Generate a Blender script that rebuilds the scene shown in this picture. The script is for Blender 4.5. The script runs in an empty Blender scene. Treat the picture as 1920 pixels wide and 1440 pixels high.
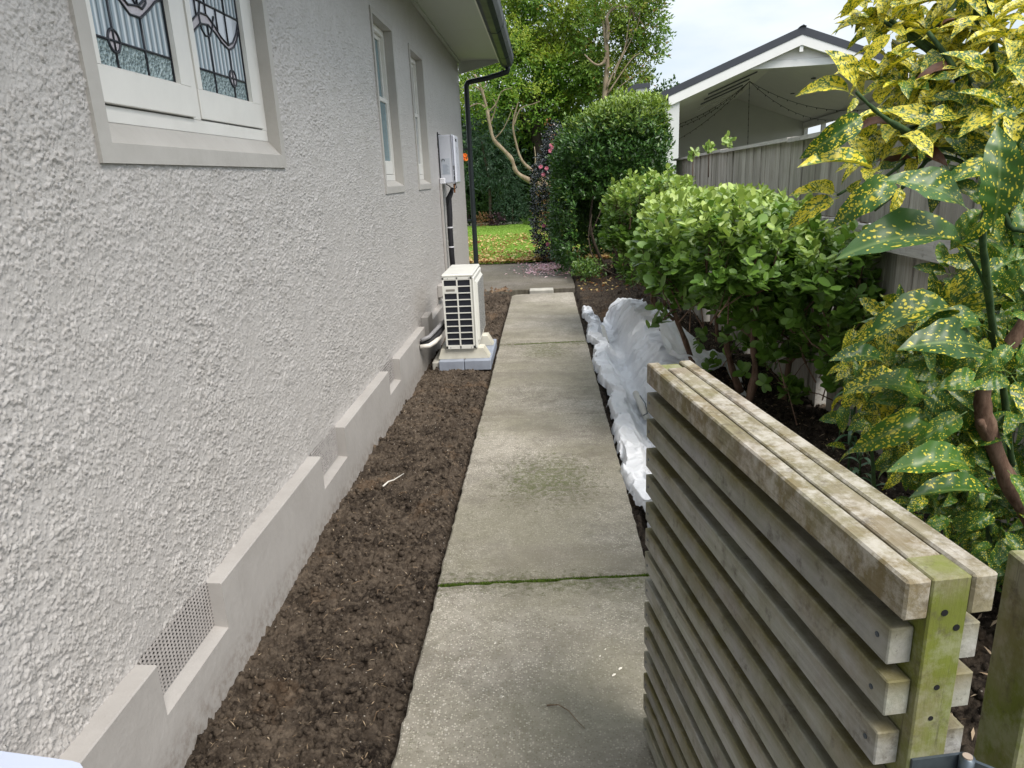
import bpy, math, random
import numpy as np
from mathutils import Vector, Matrix

rng = np.random.RandomState(7)
random.seed(7)
R = math.radians
sc = bpy.context.scene

# ------------------------------------------------------------------ camera
FP = 1330.0
CAM = np.array([0.0, 0.0, 1.55])
_v = np.array([58.0, -392.0, FP]); _ny = FP * FP / (392 - 58 * .0444)
_n = np.array([_ny * .0444, _ny, FP])
_Y = _v / np.linalg.norm(_v); _Z = -_n / np.linalg.norm(_n); _X = np.cross(_Y, _Z)
RW = np.array([_X, _Y, _Z])
cd = bpy.data.cameras.new('camera'); cam = bpy.data.objects.new('camera', cd)
sc.collection.objects.link(cam); sc.camera = cam
cd.sensor_width = 36; cd.lens = FP / 1920 * 36; cd.clip_start = .05; cd.clip_end = 900
m = Matrix.Identity(4)
for i in range(3):
    m[i][0] = RW[i][0]; m[i][1] = -RW[i][1]; m[i][2] = -RW[i][2]; m[i][3] = CAM[i]
cam.matrix_world = m


def W(px, py, Y):
    """a point of the place seen at (px, py), Y metres down the path"""
    d = RW @ np.array([px - 960, py - 720, FP])
    return CAM + d * (Y / d[1])


# ------------------------------------------------------------------ sky, sun, exposure
SUN_EL, SUN_AZ = R(54), R(134)      # azimuth clockwise from +Y (down the path): high, from behind on the right
wd = bpy.data.worlds.new('World'); sc.world = wd; wd.use_nodes = True
nt = wd.node_tree; nt.nodes.clear()
wo = nt.nodes.new('ShaderNodeOutputWorld'); bg = nt.nodes.new('ShaderNodeBackground')
sky = nt.nodes.new('ShaderNodeTexSky'); sky.sky_type = 'NISHITA'; sky.sun_disc = False
sky.sun_elevation = SUN_EL; sky.sun_rotation = SUN_AZ; sky.dust_density = 2.0
tc = nt.nodes.new('ShaderNodeTexCoord'); mp = nt.nodes.new('ShaderNodeMapping')
mp.inputs['Scale'].default_value = (1.6, 1.6, 4.5)
nz = nt.nodes.new('ShaderNodeTexNoise'); nz.inputs['Scale'].default_value = 2.2
nz.inputs['Detail'].default_value = 7; nz.inputs['Roughness'].default_value = .55
rp = nt.nodes.new('ShaderNodeValToRGB')
rp.color_ramp.elements[0].position = .30; rp.color_ramp.elements[0].color = (.7, .7, .7, 1)
rp.color_ramp.elements[1].position = .68; rp.color_ramp.elements[1].color = (1, 1, 1, 1)
cn = nt.nodes.new('ShaderNodeTexNoise'); cn.inputs['Scale'].default_value = 3.4
cn.inputs['Detail'].default_value = 6
cr = nt.nodes.new('ShaderNodeValToRGB')
cr.color_ramp.elements[0].position = .34; cr.color_ramp.elements[0].color = (3.7, 4.15, 4.6, 1)
cr.color_ramp.elements[1].position = .66; cr.color_ramp.elements[1].color = (5.0, 5.1, 5.2, 1)
mx = nt.nodes.new('ShaderNodeMixRGB')
L = nt.links.new
L(tc.outputs['Generated'], mp.inputs['Vector']); L(mp.outputs[0], nz.inputs['Vector']); L(mp.outputs[0], cn.inputs['Vector'])
L(nz.outputs['Fac'], rp.inputs[0]); L(cn.outputs['Fac'], cr.inputs[0])
L(rp.outputs[0], mx.inputs['Fac']); L(sky.outputs[0], mx.inputs['Color1']); L(cr.outputs[0], mx.inputs['Color2'])
sz_ = nt.nodes.new('ShaderNodeSeparateXYZ'); zr_ = nt.nodes.new('ShaderNodeMapRange')   # an overcast sky is brighter overhead
zr_.inputs['From Min'].default_value = .15; zr_.inputs['From Max'].default_value = 1.0; zr_.inputs['To Min'].default_value = 1.0; zr_.inputs['To Max'].default_value = 2.1
vm = nt.nodes.new('ShaderNodeVectorMath'); vm.operation = 'SCALE'
L(tc.outputs['Generated'], sz_.inputs[0]); L(sz_.outputs[2], zr_.inputs['Value'])
L(mx.outputs[0], vm.inputs[0]); L(zr_.outputs[0], vm.inputs['Scale']); L(vm.outputs[0], bg.inputs['Color']); bg.inputs['Strength'].default_value = .1
L(bg.outputs[0], wo.inputs['Surface'])
sd = bpy.data.lights.new('sun', 'SUN'); sd.energy = 2.0; sd.angle = R(30); sd.color = (1, .935, .85)
so = bpy.data.objects.new('sun', sd); sc.collection.objects.link(so)
sdir = Vector((math.sin(SUN_AZ) * math.cos(SUN_EL), math.cos(SUN_AZ) * math.cos(SUN_EL), math.sin(SUN_EL)))
so.rotation_euler = (-sdir).to_track_quat('-Z', 'Y').to_euler(); so.location = (6, -4, 12)
sc.view_settings.view_transform = 'Standard'; sc.view_settings.look = 'None'
sc.view_settings.exposure = 1.12; sc.view_settings.gamma = 1; sc.view_settings.use_curve_mapping = False
sc.cycles.max_bounces = 8; sc.cycles.transparent_max_bounces = 12


# ------------------------------------------------------------------ materials
class G:
    """tiny node-graph helper"""
    def __init__(s, name):
        s.m = bpy.data.materials.new(name); s.m.use_nodes = True
        s.t = s.m.node_tree; s.b = s.t.nodes['Principled BSDF']
        s.c = s.t.nodes.new('ShaderNodeTexCoord')

    def n(s, typ, **kw):
        nd = s.t.nodes.new('ShaderNode' + typ)
        for k, v in kw.items():
            if k.startswith('_'):
                setattr(nd, k[1:], v); continue
            k = k.replace('__', ' ')
            sock = nd.inputs[int(k[1:])] if (k[0] == 'i' and k[1:].isdigit()) else nd.inputs[k]
            s.set(sock, v)
        return nd

    def set(s, sock, v):
        if isinstance(v, bpy.types.NodeSocket): s.t.links.new(v, sock)
        elif isinstance(v, bpy.types.Node): s.t.links.new(v.outputs[0], sock)
        else:
            if isinstance(v, tuple) and len(v) == 3 and sock.type == 'RGBA': v = v + (1,)
            sock.default_value = v

    def obj(s): return s.c.outputs['Object']

    def map(s, vec, scale=(1, 1, 1), loc=(0, 0, 0), rot=(0, 0, 0)):
        return s.n('Mapping', Vector=vec, Scale=scale, Location=loc, Rotation=rot).outputs[0]

    def noise(s, vec, scale, detail=5, rough=.55, dist=0, out='Fac'):
        return s.n('TexNoise', Vector=vec, Scale=scale, Detail=detail, Roughness=rough, Distortion=dist).outputs[out]

    def vor(s, vec, scale, out='Distance', feature='F1', rand=1.0):
        return s.n('TexVoronoi', _feature=feature, Vector=vec, Scale=scale, Randomness=rand).outputs[out]

    def ramp(s, fac, stops, interp='LINEAR'):
        nd = s.n('ValToRGB', i0=fac); r = nd.color_ramp; r.interpolation = interp
        while len(r.elements) < len(stops): r.elements.new(.5)
        for e, (p, c) in zip(r.elements, stops):
            e.position = p
            e.color = (c, c, c, 1) if not isinstance(c, tuple) else c + (1,)
        return nd.outputs[0]

    def mix(s, fac, a, b, mode='MIX'):
        nd = s.n('MixRGB', _blend_type=mode)
        s.set(nd.inputs[0], fac); s.set(nd.inputs[1], a); s.set(nd.inputs[2], b)
        return nd.outputs[0]

    def math(s, op, a, b=0.0):
        nd = s.n('Math', _operation=op); s.set(nd.inputs[0], a); s.set(nd.inputs[1], b); return nd.outputs[0]

    def attr(s, name, out='Fac'): return s.n('Attribute', _attribute_name=name).outputs[out]

    def sep(s, vec):
        return s.n('SeparateXYZ', i0=vec).outputs

    def bump(s, h, strength=.4, dist=.01, prev=None):
        nd = s.n('Bump', Height=h, Strength=strength, Distance=dist)
        if prev is not None: s.set(nd.inputs['Normal'], prev)
        s.set(s.b.inputs['Normal'], nd.outputs[0]); return nd.outputs[0]

    def done(s, color=None, rough=.6, spec=.5, metal=0, **kw):
        if color is not None: s.set(s.b.inputs['Base Color'], color)
        s.set(s.b.inputs['Roughness'], rough); s.set(s.b.inputs['Specular IOR Level'], spec)
        s.set(s.b.inputs['Metallic'], metal)
        for k, v in kw.items(): s.set(s.b.inputs[k.replace('__', ' ')], v)
        return s.m


def m_plain(name, col, rough=.5, spec=.5, var=.08, scale=6, metal=0, bump=.0, bscale=120):
    g = G(name); o = g.obj()
    f = g.noise(o, scale, 6, .6)
    a = tuple(c * (1 - var) for c in col); b = tuple(min(1, c * (1 + var)) for c in col)
    c = g.ramp(f, [(.3, a), (.7, b)])
    if bump: g.bump(g.noise(o, bscale, 4), bump, .004)
    return g.done(c, g.ramp(f, [(.3, rough * .85), (.7, min(1, rough * 1.15))]), spec, metal)


def m_stucco():
    g = G('roughcast_paint'); o = g.obj()
    big = g.noise(o, .9, 5, .6); mid = g.noise(o, 7, 6, .6)
    c = g.mix(big, (.42, .403, .388), (.48, .462, .446))
    c = g.mix(g.ramp(mid, [(.42, 0.0), (.72, .35)]), c, (.37, .352, .33))
    st = g.noise(g.map(o, (3, 9, .55)), 1.0, 5, .7)
    c = g.mix(g.ramp(st, [(.55, 0.0), (.80, .4)]), c, (.34, .325, .30))
    h1 = g.noise(o, 95, 5, .62); h2 = g.vor(g.map(o, (1, 1, 1)), 120)
    b = g.bump(g.ramp(h1, [(.46, 0.0), (.64, 1.0)]), .32, .003)
    g.bump(g.ramp(h2, [(.0, 1.0), (.5, 0.0)]), .28, .003, b)
    return g.done(c, .36, .5)


def m_plaster(name, a, b):
    g = G(name); o = g.obj()
    c = g.mix(g.ramp(g.noise(o, 2.5, 7, .7), [(.35, 0.0), (.65, 1.0)]), a, b)
    c = g.mix(g.ramp(g.noise(g.map(o, (4, 14, 1.2)), 1.5, 5, .7), [(.55, 0.0), (.8, .25)]), c, tuple(x * .78 for x in a))
    sp = g.vor(o, 38)
    c = g.mix(g.ramp(sp, [(.02, .5), (.06, 0.0)]), c, (.62, .6, .57))
    spl = g.math('MULTIPLY', g.ramp(g.sep(o)[2], [(.02, .45), (.10, 0.0)]), g.ramp(g.noise(o, 26, 7, .75), [(.44, 0.0), (.60, 1.0)]))
    c = g.mix(spl, c, (.15, .115, .085))
    g.bump(g.noise(o, 34, 8, .6), .30, .006)
    return g.done(c, .5, .4)


def m_concrete(name='weathered_concrete', k=1.0):
    g = G(name); o = g.obj()
    c = g.mix(g.ramp(g.noise(o, 1.7, 7, .62), [(.32, 0.0), (.68, 1.0)]), (.150, .138, .112), (.305, .284, .242))
    c = g.mix(g.ramp(g.noise(o, 9, 9, .75), [(.38, 0.0), (.66, .85)]), c, (.36, .335, .285))
    c = g.mix(g.ramp(g.noise(g.map(o, (1, 1, 1), (2, 5, 0)), 22, 8, .8), [(.50, 0.0), (.64, .6)]), c, (.14, .122, .092))
    # exposed aggregate: light and dark grit
    v = g.vor(o, 150, 'Color'); vd = g.vor(o, 150)
    vs = g.sep(v)
    peb = g.math('MULTIPLY', g.ramp(vs[0], [(.62, 0.0), (.72, 1.0)]), g.ramp(vd, [(.35, 1.0), (.55, 0.0)]))
    c = g.mix(g.math('MULTIPLY', peb, .7), c, (.60, .56, .48))
    drk = g.math('MULTIPLY', g.ramp(vs[1], [(.66, 0.0), (.76, 1.0)]), g.ramp(vd, [(.35, 1.0), (.5, 0.0)]))
    c = g.mix(g.math('MULTIPLY', drk, .6), c, (.10, .088, .07))
    v2 = g.vor(o, 85, 'Color'); v2d = g.vor(o, 85); q = g.sep(v2)
    pb2 = g.math('MULTIPLY', g.ramp(q[0], [(.90, 0.0), (.93, 1.0)]), g.ramp(v2d, [(.22, 1.0), (.36, 0.0)]))
    c = g.mix(g.math('MULTIPLY', pb2, .8), c, (.58, .55, .5))
    # algae film and moss clumps
    alg = g.ramp(g.noise(g.map(o, (1, 1, 1), (3, 1, 0)), 1.15, 6, .6), [(.42, 0.0), (.62, .8)])
    c = g.mix(g.math('MULTIPLY', alg, .8), c, (.19, .178, .125))
    xyz = g.sep(o)
    band = g.ramp(g.math('ABSOLUTE', g.math('SUBTRACT', xyz[1], 3.5)), [(.12, 1.0), (.48, 0.0)])
    ctr = g.ramp(g.math('ABSOLUTE', g.math('SUBTRACT', xyz[0], -.02)), [(.10, 1.0), (.40, 0.0)])
    band2 = g.ramp(g.math('ABSOLUTE', g.math('SUBTRACT', xyz[1], 6.4)), [(.15, .85), (.5, 0.0)])
    mm = g.math('MULTIPLY', g.math('MAXIMUM', band, band2), ctr)
    edge = g.ramp(g.math('ABSOLUTE', xyz[0]), [(.30, 0.0), (.42, .45)])
    jn = g.math('MAXIMUM', g.ramp(g.math('ABSOLUTE', g.math('SUBTRACT', xyz[1], 2.48)), [(.0, .9), (.12, 0.0)]), g.ramp(g.math('ABSOLUTE', g.math('SUBTRACT', xyz[1], 6.62)), [(.0, .9), (.2, 0.0)]))
    mm = g.math('MAXIMUM', mm, g.math('MAXIMUM', jn, g.math('MULTIPLY', edge, g.ramp(g.noise(o, 2.3, 4), [(.45, 0.0), (.6, 1.0)]))))
    mossn = g.noise(o, 34, 9, .82)
    mo = g.ramp(g.math('ADD', mossn, g.math('MULTIPLY', mm, .16)), [(.58, 0.0), (.70, .75)])
    mo = g.math('MULTIPLY', mo, g.ramp(g.math('ADD', mm, g.math('MULTIPLY', alg, .22)), [(.0, .0), (.4, 1.0)]))
    c = g.mix(mo, c, g.mix(g.noise(o, 90, 3), (.035, .042, .012), (.12, .14, .035)))
    dk = g.ramp(g.noise(g.map(o, (1, 1, 1), (9, 4, 2)), 3.4, 6, .7), [(.52, 0.0), (.75, .7)])
    c = g.mix(dk, c, (.125, .112, .092))
    stn = g.ramp(g.noise(g.map(o, (.8, 2.2, 1), (5, 7, 2)), 1.6, 5, .65), [(.50, 0.0), (.66, .5)])
    c = g.mix(stn, c, (.16, .142, .112))
    hh = g.math('ADD', g.math('MULTIPLY', g.noise(o, 150, 6, .7), .8), g.math('MULTIPLY', g.ramp(vd, [(.1, 1.0), (.6, 0.0)]), .5))
    b = g.bump(hh, .6, .004)
    g.bump(mo, .5, .006, b)
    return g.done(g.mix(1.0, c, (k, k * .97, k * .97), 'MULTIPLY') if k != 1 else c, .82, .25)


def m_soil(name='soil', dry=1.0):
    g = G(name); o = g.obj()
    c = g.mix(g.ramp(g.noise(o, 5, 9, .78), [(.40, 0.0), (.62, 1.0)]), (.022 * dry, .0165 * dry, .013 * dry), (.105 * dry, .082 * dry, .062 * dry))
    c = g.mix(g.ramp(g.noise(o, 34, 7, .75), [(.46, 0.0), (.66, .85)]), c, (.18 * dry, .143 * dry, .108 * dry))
    c = g.mix(g.ramp(g.noise(g.map(o, (1, 1, 1), (4, 2, 7)), 3.1, 5, .6), [(.58, 0.0), (.75, .6)]), c, (.21 * dry, .135 * dry, .08 * dry))
    v = g.vor(o, 70, 'Color'); vd = g.vor(o, 70)
    w = g.math('MULTIPLY', g.ramp(g.sep(v)[0], [(.90, 0.0), (.92, 1.0)]), g.ramp(vd, [(.14, 1.0), (.24, 0.0)]))
    c = g.mix(w, c, (.42, .38, .33))
    b = g.bump(g.noise(o, 70, 9, .75), .9, .02)
    g.bump(g.noise(o, 260, 5, .7), .6, .005, b)
    return g.done(c, .95, .12)


def m_wood(name, axis, base, light, green=.0, lichen=.0, ochre=0.0, tone=True, edge=0.0):
    """weathered timber, grain along the object's local axis"""
    g = G(name); o = g.obj()
    rnd = g.n('ObjectInfo').outputs['Random']
    off = g.n('CombineXYZ', X=g.math('MULTIPLY', rnd, 37), Y=g.math('MULTIPLY', rnd, 61), Z=g.math('MULTIPLY', rnd, 17)).outputs[0]
    p = g.n('VectorMath', _operation='ADD', i0=o, i1=off).outputs[0]
    s = [38, 38, 38]; s[axis] = 1.6
    gr = g.noise(g.map(p, tuple(s)), 2.2, 8, .7, .4)
    c = g.mix(g.ramp(gr, [(.3, 0.0), (.72, 1.0)]), base, light)
    s2 = [9, 9, 9]; s2[axis] = .8
    c = g.mix(g.ramp(g.noise(g.map(p, tuple(s2)), 1.3, 6, .65), [(.4, 0.0), (.75, .65)]), c, tuple(x * .52 for x in base))
    if tone:
        c = g.mix(g.math('MULTIPLY', rnd, .55), c, tuple(x * .55 for x in base))
    if green:
        gf = g.ramp(g.noise(g.map(p, (1.6, 1.6, 1) if axis == 2 else (1, 1, 1)), 4.5, 6, .65), [(.36, 0.0), (.58, green)])
        c = g.mix(gf, c, g.mix(g.noise(p, 9, 4), (.10, .11, .02), (.17, .205, .035)))
    if ochre:
        of = g.ramp(g.noise(g.map(p, (1, 1, 1), (5, 3, 1)), 4.6, 7, .7), [(.50, 0.0), (.66, ochre)])
        c = g.mix(of, c, (.13, .088, .022))
    if edge:
        ef = g.math('MULTIPLY', g.ramp(g.math('ADD', g.sep(o)[2], g.math('MULTIPLY', g.noise(p, 7, 5, .65), .03)), [(.014, 0.0), (.040, edge)]), g.ramp(g.noise(g.map(p, (1, .35, 1), (3, 3, 3)), 5, 4), [(.36, .25), (.55, 1.0)]))
        c = g.mix(ef, c, g.mix(g.noise(p, 6, 5), (.095, .088, .03), (.15, .115, .03)))
    if lichen:
        lf = g.ramp(g.noise(g.map(p, (1, 1, 1), (1, 8, 3)), 15, 9, .76), [(.46, 0.0), (.60, lichen)])
        c = g.mix(lf, c, (.50, .475, .43))
        df = g.ramp(g.noise(g.map(p, (1, 1, 1), (6, 1, 3)), 22, 8, .75), [(.55, 0.0), (.70, .75)])
        c = g.mix(df, c, (.07, .055, .04))
    cr_ = g.ramp(g.noise(g.map(p, tuple(x * 1.6 for x in s)), 3.0, 4, .6), [(.28, 1.0), (.36, 0.0)])
    c = g.mix(g.math('MULTIPLY', cr_, .5), c, (.05, .042, .03))
    b = g.bump(gr, .45, .003)
    g.bump(g.noise(p, 60, 6, .7), .3, .0025, b)
    return g.done(c, .8, .25)


def m_leaf(name, dark, light, tip=None, rough=.42, spec=.5, trans=.25, alt=None, altp=.0, var=None):
    """rnd: random per leaf; age: 1 = young leaf at a shoot end"""
    g = G(name); r = g.attr('rnd'); a = g.attr('age')
    c = g.mix(r, dark, light)
    if tip: c = g.mix(a, c, tip)
    if alt: c = g.mix(g.ramp(g.attr('alt'), [(1 - altp - .02, 0.0), (1 - altp + .02, 1.0)]), c, alt)
    o = g.obj()
    c = g.mix(g.math('MULTIPLY', g.noise(o, 140, 4), .25), c, tuple(x * .5 for x in dark))
    g.done(c, rough, spec)
    if trans:
        tr = g.n('BsdfTranslucent', Color=g.mix(.5, c, g.mix(1.0, c, (1.0, 1.0, .35), 'MULTIPLY')))
        ms = g.n('MixShader', i0=trans, i1=g.b.outputs[0], i2=tr.outputs[0])
        out = [x for x in g.t.nodes if x.type == 'OUTPUT_MATERIAL'][0]
        g.t.links.new(ms.outputs[0], out.inputs['Surface'])
    return g.m


def m_aucuba(name, yel):
    g = G(name); o = g.obj()
    rnd = g.n('ObjectInfo').outputs['Random']
    off = g.n('CombineXYZ', X=g.math('MULTIPLY', rnd, 13), Y=g.math('MULTIPLY', rnd, 7), Z=g.math('MULTIPLY', rnd, 5)).outputs[0]
    p = g.n('VectorMath', _operation='ADD', i0=o, i1=off).outputs[0]
    green = g.mix(rnd, (.026, .080, .014), (.070, .165, .022))
    wob = g.n('VectorMath', _operation='ADD', i0=g.map(p, (1, .55, 1)), i1=g.n('VectorMath', _operation='SCALE', i0=g.noise(p, 9, 3, .6, 0, 'Color'), Scale=.09).outputs[0]).outputs[0]
    d1 = g.vor(wob, 42); k1 = g.sep(g.vor(wob, 42, 'Color'))
    d2 = g.vor(wob, 15); k2 = g.sep(g.vor(wob, 15, 'Color'))
    t1 = .24 + .34 * yel; 
    f1 = g.math('MULTIPLY', g.ramp(d1, [(t1 - .06, 1.0), (t1 + .12, 0.0)]), g.ramp(k1[0], [(.50 - .48 * yel, 0.0), (.54 - .48 * yel, 1.0)]))
    t2 = .12 + .38 * yel
    f2 = g.math('MULTIPLY', g.ramp(d2, [(t2 - .03, 1.0), (t2 + .08, 0.0)]), g.ramp(k2[1], [(.72 - .45 * yel, 0.0), (.76 - .45 * yel, 1.0)]))
    f = g.math('MAXIMUM', f1, f2)
    yc = g.mix(g.noise(p, 5, 3), (.56, .50, .03), (.78, .65, .07))
    c = g.mix(f, green, yc)
    mid = g.ramp(g.math('ABSOLUTE', g.sep(o)[0]), [(.004, .6), (.016, 0.0)])
    c = g.mix(mid, c, (.16, .24, .07))
    ve = g.n('TexWave', _wave_type='BANDS', _bands_direction='Y', Vector=g.map(o, (1, 1, 1), (0, 0, 0), (0, 0, .55)), Scale=2.2, Distortion=2.5).outputs['Fac']
    g.bump(ve, .22, .01)
    g.done(c, .40, .45)
    tr = g.n('BsdfTranslucent', Color=g.mix(1.0, c, (1.0, 1.0, .5), 'MULTIPLY'))
    ms = g.n('MixShader', i0=.22, i1=g.b.outputs[0], i2=tr.outputs[0])
    out = [x for x in g.t.nodes if x.type == 'OUTPUT_MATERIAL'][0]
    g.t.links.new(ms.outputs[0], out.inputs['Surface'])
    return g.m


def m_bark(name, a, b, scale=30):
    g = G(name); o = g.obj()
    f = g.noise(g.map(o, (1, 1, .35)), scale, 7, .7)
    c = g.mix(g.ramp(f, [(.35, 0.0), (.68, 1.0)]), a, b)
    g.bump(f, .6, .006)
    return g.done(c, .85, .2)


def m_glass(name, col, kind):
    g = G(name); o = g.obj()
    c = g.mix(g.noise(o, 5, 4, .6), tuple(x * .8 for x in col), tuple(min(1, x * 1.15) for x in col))
    if kind == 'ribbed':
        wv = g.n('TexWave', _wave_type='BANDS', _bands_direction='Y', Vector=o, Scale=9.5, Distortion=.3).outputs['Fac']
        c = g.mix(g.ramp(wv, [(.30, 0.0), (.85, .85)]), tuple(x * .72 for x in col), (.66, .72, .76))
        g.bump(wv, .8, .006)
    elif kind == 'hammered':
        vd = g.vor(g.map(o, (1, 1, 1)), 95); g.bump(vd, 1.0, .010)
        c = g.mix(g.ramp(vd, [(.1, 0.0), (.7, .75)]), tuple(x * .6 for x in col), (.46, .57, .58))
    elif kind == 'seedy':
        g.bump(g.noise(o, 160, 3), .5, .004)
    return g.done(c, .10, .7)


def m_gauze():
    g = G('white_geotextile'); o = g.obj()
    c = g.mix(g.noise(o, 4, 6), (.84, .86, .90), (.90, .92, .95))
    dirt = g.ramp(g.noise(o, 26, 6, .75), [(.66, 0.0), (.76, .25)])
    c = g.mix(dirt, c, (.30, .25, .2))
    b = g.bump(g.noise(o, 9, 6, .62), .5, .035)
    g.bump(g.noise(o, 160, 3), .25, .002, b)
    g.done(c, .55, .35)
    tr = g.n('BsdfTranslucent', Color=c)
    ms = g.n('MixShader', i0=.22, i1=g.b.outputs[0], i2=tr.outputs[0])
    out = [x for x in g.t.nodes if x.type == 'OUTPUT_MATERIAL'][0]
    g.t.links.new(ms.outputs[0], out.inputs['Surface'])
    return g.m


MAT = {}
MAT['stucco'] = m_stucco()
MAT['plinth'] = m_plaster('plinth_paint', (.335, .318, .302), (.405, .388, .37))
MAT['band'] = m_plaster('window_band_paint', (.38, .365, .34), (.44, .425, .40))
MAT['white'] = m_plain('white_joinery', (.70, .69, .655), .35, .5, .04, 9, bump=.05)
MAT['soffit'] = m_plain('soffit_paint', (.44, .47, .42), .5, .4, .06, 2)
MAT['concrete'] = m_concrete(); MAT['dark_concrete'] = m_concrete('dark_concrete', .52)  # cross path copy: darker wet concrete, with its shade also put into the colour
MAT['pale_concrete'] = m_plain('pale_concrete', (.38, .37, .33), .85, .2, .22, 8, bump=.4)
MAT['soil'] = m_soil()
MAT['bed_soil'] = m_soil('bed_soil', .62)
MAT['gutter'] = m_plain('dark_gutter_metal', (.018, .024, .026), .42, .3, .15, 4)
MAT['lead'] = m_plain('lead_came', (.03, .034, .045), .4, .5, .2, 30, metal=.3)
MAT['ribbed'] = m_glass('ribbed_glass', (.34, .44, .51), 'ribbed')
MAT['hammered'] = m_glass('hammered_glass', (.27, .38, .42), 'hammered')
MAT['clear'] = m_glass('clear_lead_glass', (.52, .56, .62), 'clear')
MAT['seedy'] = m_glass('pink_seedy_glass', (.50, .46, .50), 'seedy')
MAT['window'] = m_glass('blue_grey_glass', (.13, .22, .25), 'plain')
MAT['curtain_glass'] = m_glass('pale_curtain_glass', (.34, .36, .37), 'plain')
MAT['dark'] = m_plain('dark_void', (.012, .012, .013), .7, .2)
MAT['mesh'] = m_plain('vent_mesh_metal', (.25, .235, .225), .5, .4, .1, 20)
MAT['unit'] = m_plain('ivory_casing', (.66, .66, .62), .32, .5, .03, 5)
MAT['unit_dark'] = m_plain('coil_black', (.012, .014, .022), .5, .4, .3, 40)
MAT['heater'] = m_plain('pale_blue_grey_casing', (.56, .58, .64), .3, .5, .03, 5)
MAT['lagging'] = m_plain('black_lagging', (.012, .012, .015), .6, .4, .2, 30, bump=.2)
MAT['tape'] = m_plain('white_tape', (.68, .68, .72), .4, .5)
MAT['grey_conduit'] = m_plain('grey_conduit', (.40, .38, .36), .45, .4, .08, 9)
MAT['foot'] = m_plain('cream_plastic_foot', (.56, .54, .46), .5, .4, .12, 9)
MAT['slab'] = m_plain('blue_grey_slab', (.26, .29, .35), .6, .3, .14, 9, bump=.2)
MAT['gate_side'] = m_wood('gate_slat_wood', 1, (.30, .292, .275), (.54, .53, .51), .28, .14, .40, True, .9)
MAT['gate_top'] = m_wood('gate_lichen_wood', 1, (.16, .125, .085), (.34, .295, .225), .25, .60, .95, False)
MAT['gate_post'] = m_wood('gate_post_wood', 2, (.19, .17, .10), (.30, .27, .16), 1.0, .22, .35, False)
MAT['fence'] = m_wood('fence_paling_wood', 2, (.27, .25, .215), (.66, .62, .56), .05, .0, .10)
MAT['fence_beam'] = m_wood('fence_beam_wood', 1, (.38, .36, .33), (.62, .60, .56), .06, .25, .0)
MAT['galv'] = m_plain('galvanised_steel', (.09, .11, .13), .45, .5, .3, 22, metal=.7)
MAT['gauze'] = m_gauze()
MAT['pvc'] = m_plain('pvc_pipe', (.62, .60, .55), .4, .4, .06, 12)
MAT['shell'] = m_plain('white_shell', (.72, .68, .6), .5, .4)
MAT['stick'] = m_bark('dry_stick', (.09, .055, .03), (.26, .19, .13), 60)
MAT['bark'] = m_bark('pinkish_shrub_bark', (.075, .042, .028), (.19, .125, .09), 42)
MAT['pale_bark'] = m_bark('pale_tree_bark', (.13, .095, .06), (.34, .28, .2), 9)
MAT['dark_bark'] = m_bark('dark_tree_bark', (.03, .024, .018), (.09, .07, .05), 9)
MAT['green_stem'] = m_bark('green_stem', (.02, .045, .018), (.06, .10, .035), 42)
MAT['nwall'] = m_plain('neighbour_weatherboard', (.60, .61, .60), .6, .3, .03, 3)
MAT['nbarge'] = m_plain('neighbour_white_trim', (.74, .74, .73), .5, .3, .03, 3)
MAT['nroof'] = m_plain('charcoal_roof', (.045, .05, .062), .55, .4, .12, 2)
MAT['nceil'] = m_plain('grey_ceiling', (.82, .80, .77), .7, .3, .04, 2)
MAT['nback'] = m_plain('back_wall', (.64, .64, .62), .7, .3, .04, 2)
MAT['string'] = m_plain('black_cord', (.01, .01, .01), .6, .3)
MAT['lid'] = m_plain('bluish_white_lid', (.44, .49, .60), .35, .5, .02, 5)


# ------------------------------------------------------------------ object helpers
COL = sc.collection


def link(name, me, parent=None, mats=None, smooth=False):
    o = bpy.data.objects.new(name, me); COL.objects.link(o)
    if mats is not None:
        for mm_ in (mats if isinstance(mats, (list, tuple)) else [mats]): me.materials.append(mm_)
    if smooth:
        me.polygons.foreach_set('use_smooth', [True] * len(me.polygons))
    if parent is not None: adopt(o, parent)
    return o


def wm(o):
    M = o.matrix_basis.copy()
    return wm(o.parent) @ o.matrix_parent_inverse @ M if o.parent else M


def adopt(o, parent):
    """parent a part whose coordinates are given in the world"""
    o.parent = parent; o.matrix_parent_inverse = wm(parent).inverted(); return o


def thing(name, label, cat, loc=(0, 0, 0), rz=0, group=None):
    o = bpy.data.objects.new(name, None); COL.objects.link(o)
    o.empty_display_size = .1; o.location = loc; o.rotation_euler = (0, 0, rz)
    return tag(o, label, cat, group)


def tag(o, label, cat, group=None, kind=None):
    o['label'] = label; o['category'] = cat
    if group: o['group'] = group
    if kind: o['kind'] = kind
    return o


def structure(o, label=None):
    o['kind'] = 'structure'
    if label: o['label'] = label
    return o


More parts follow.
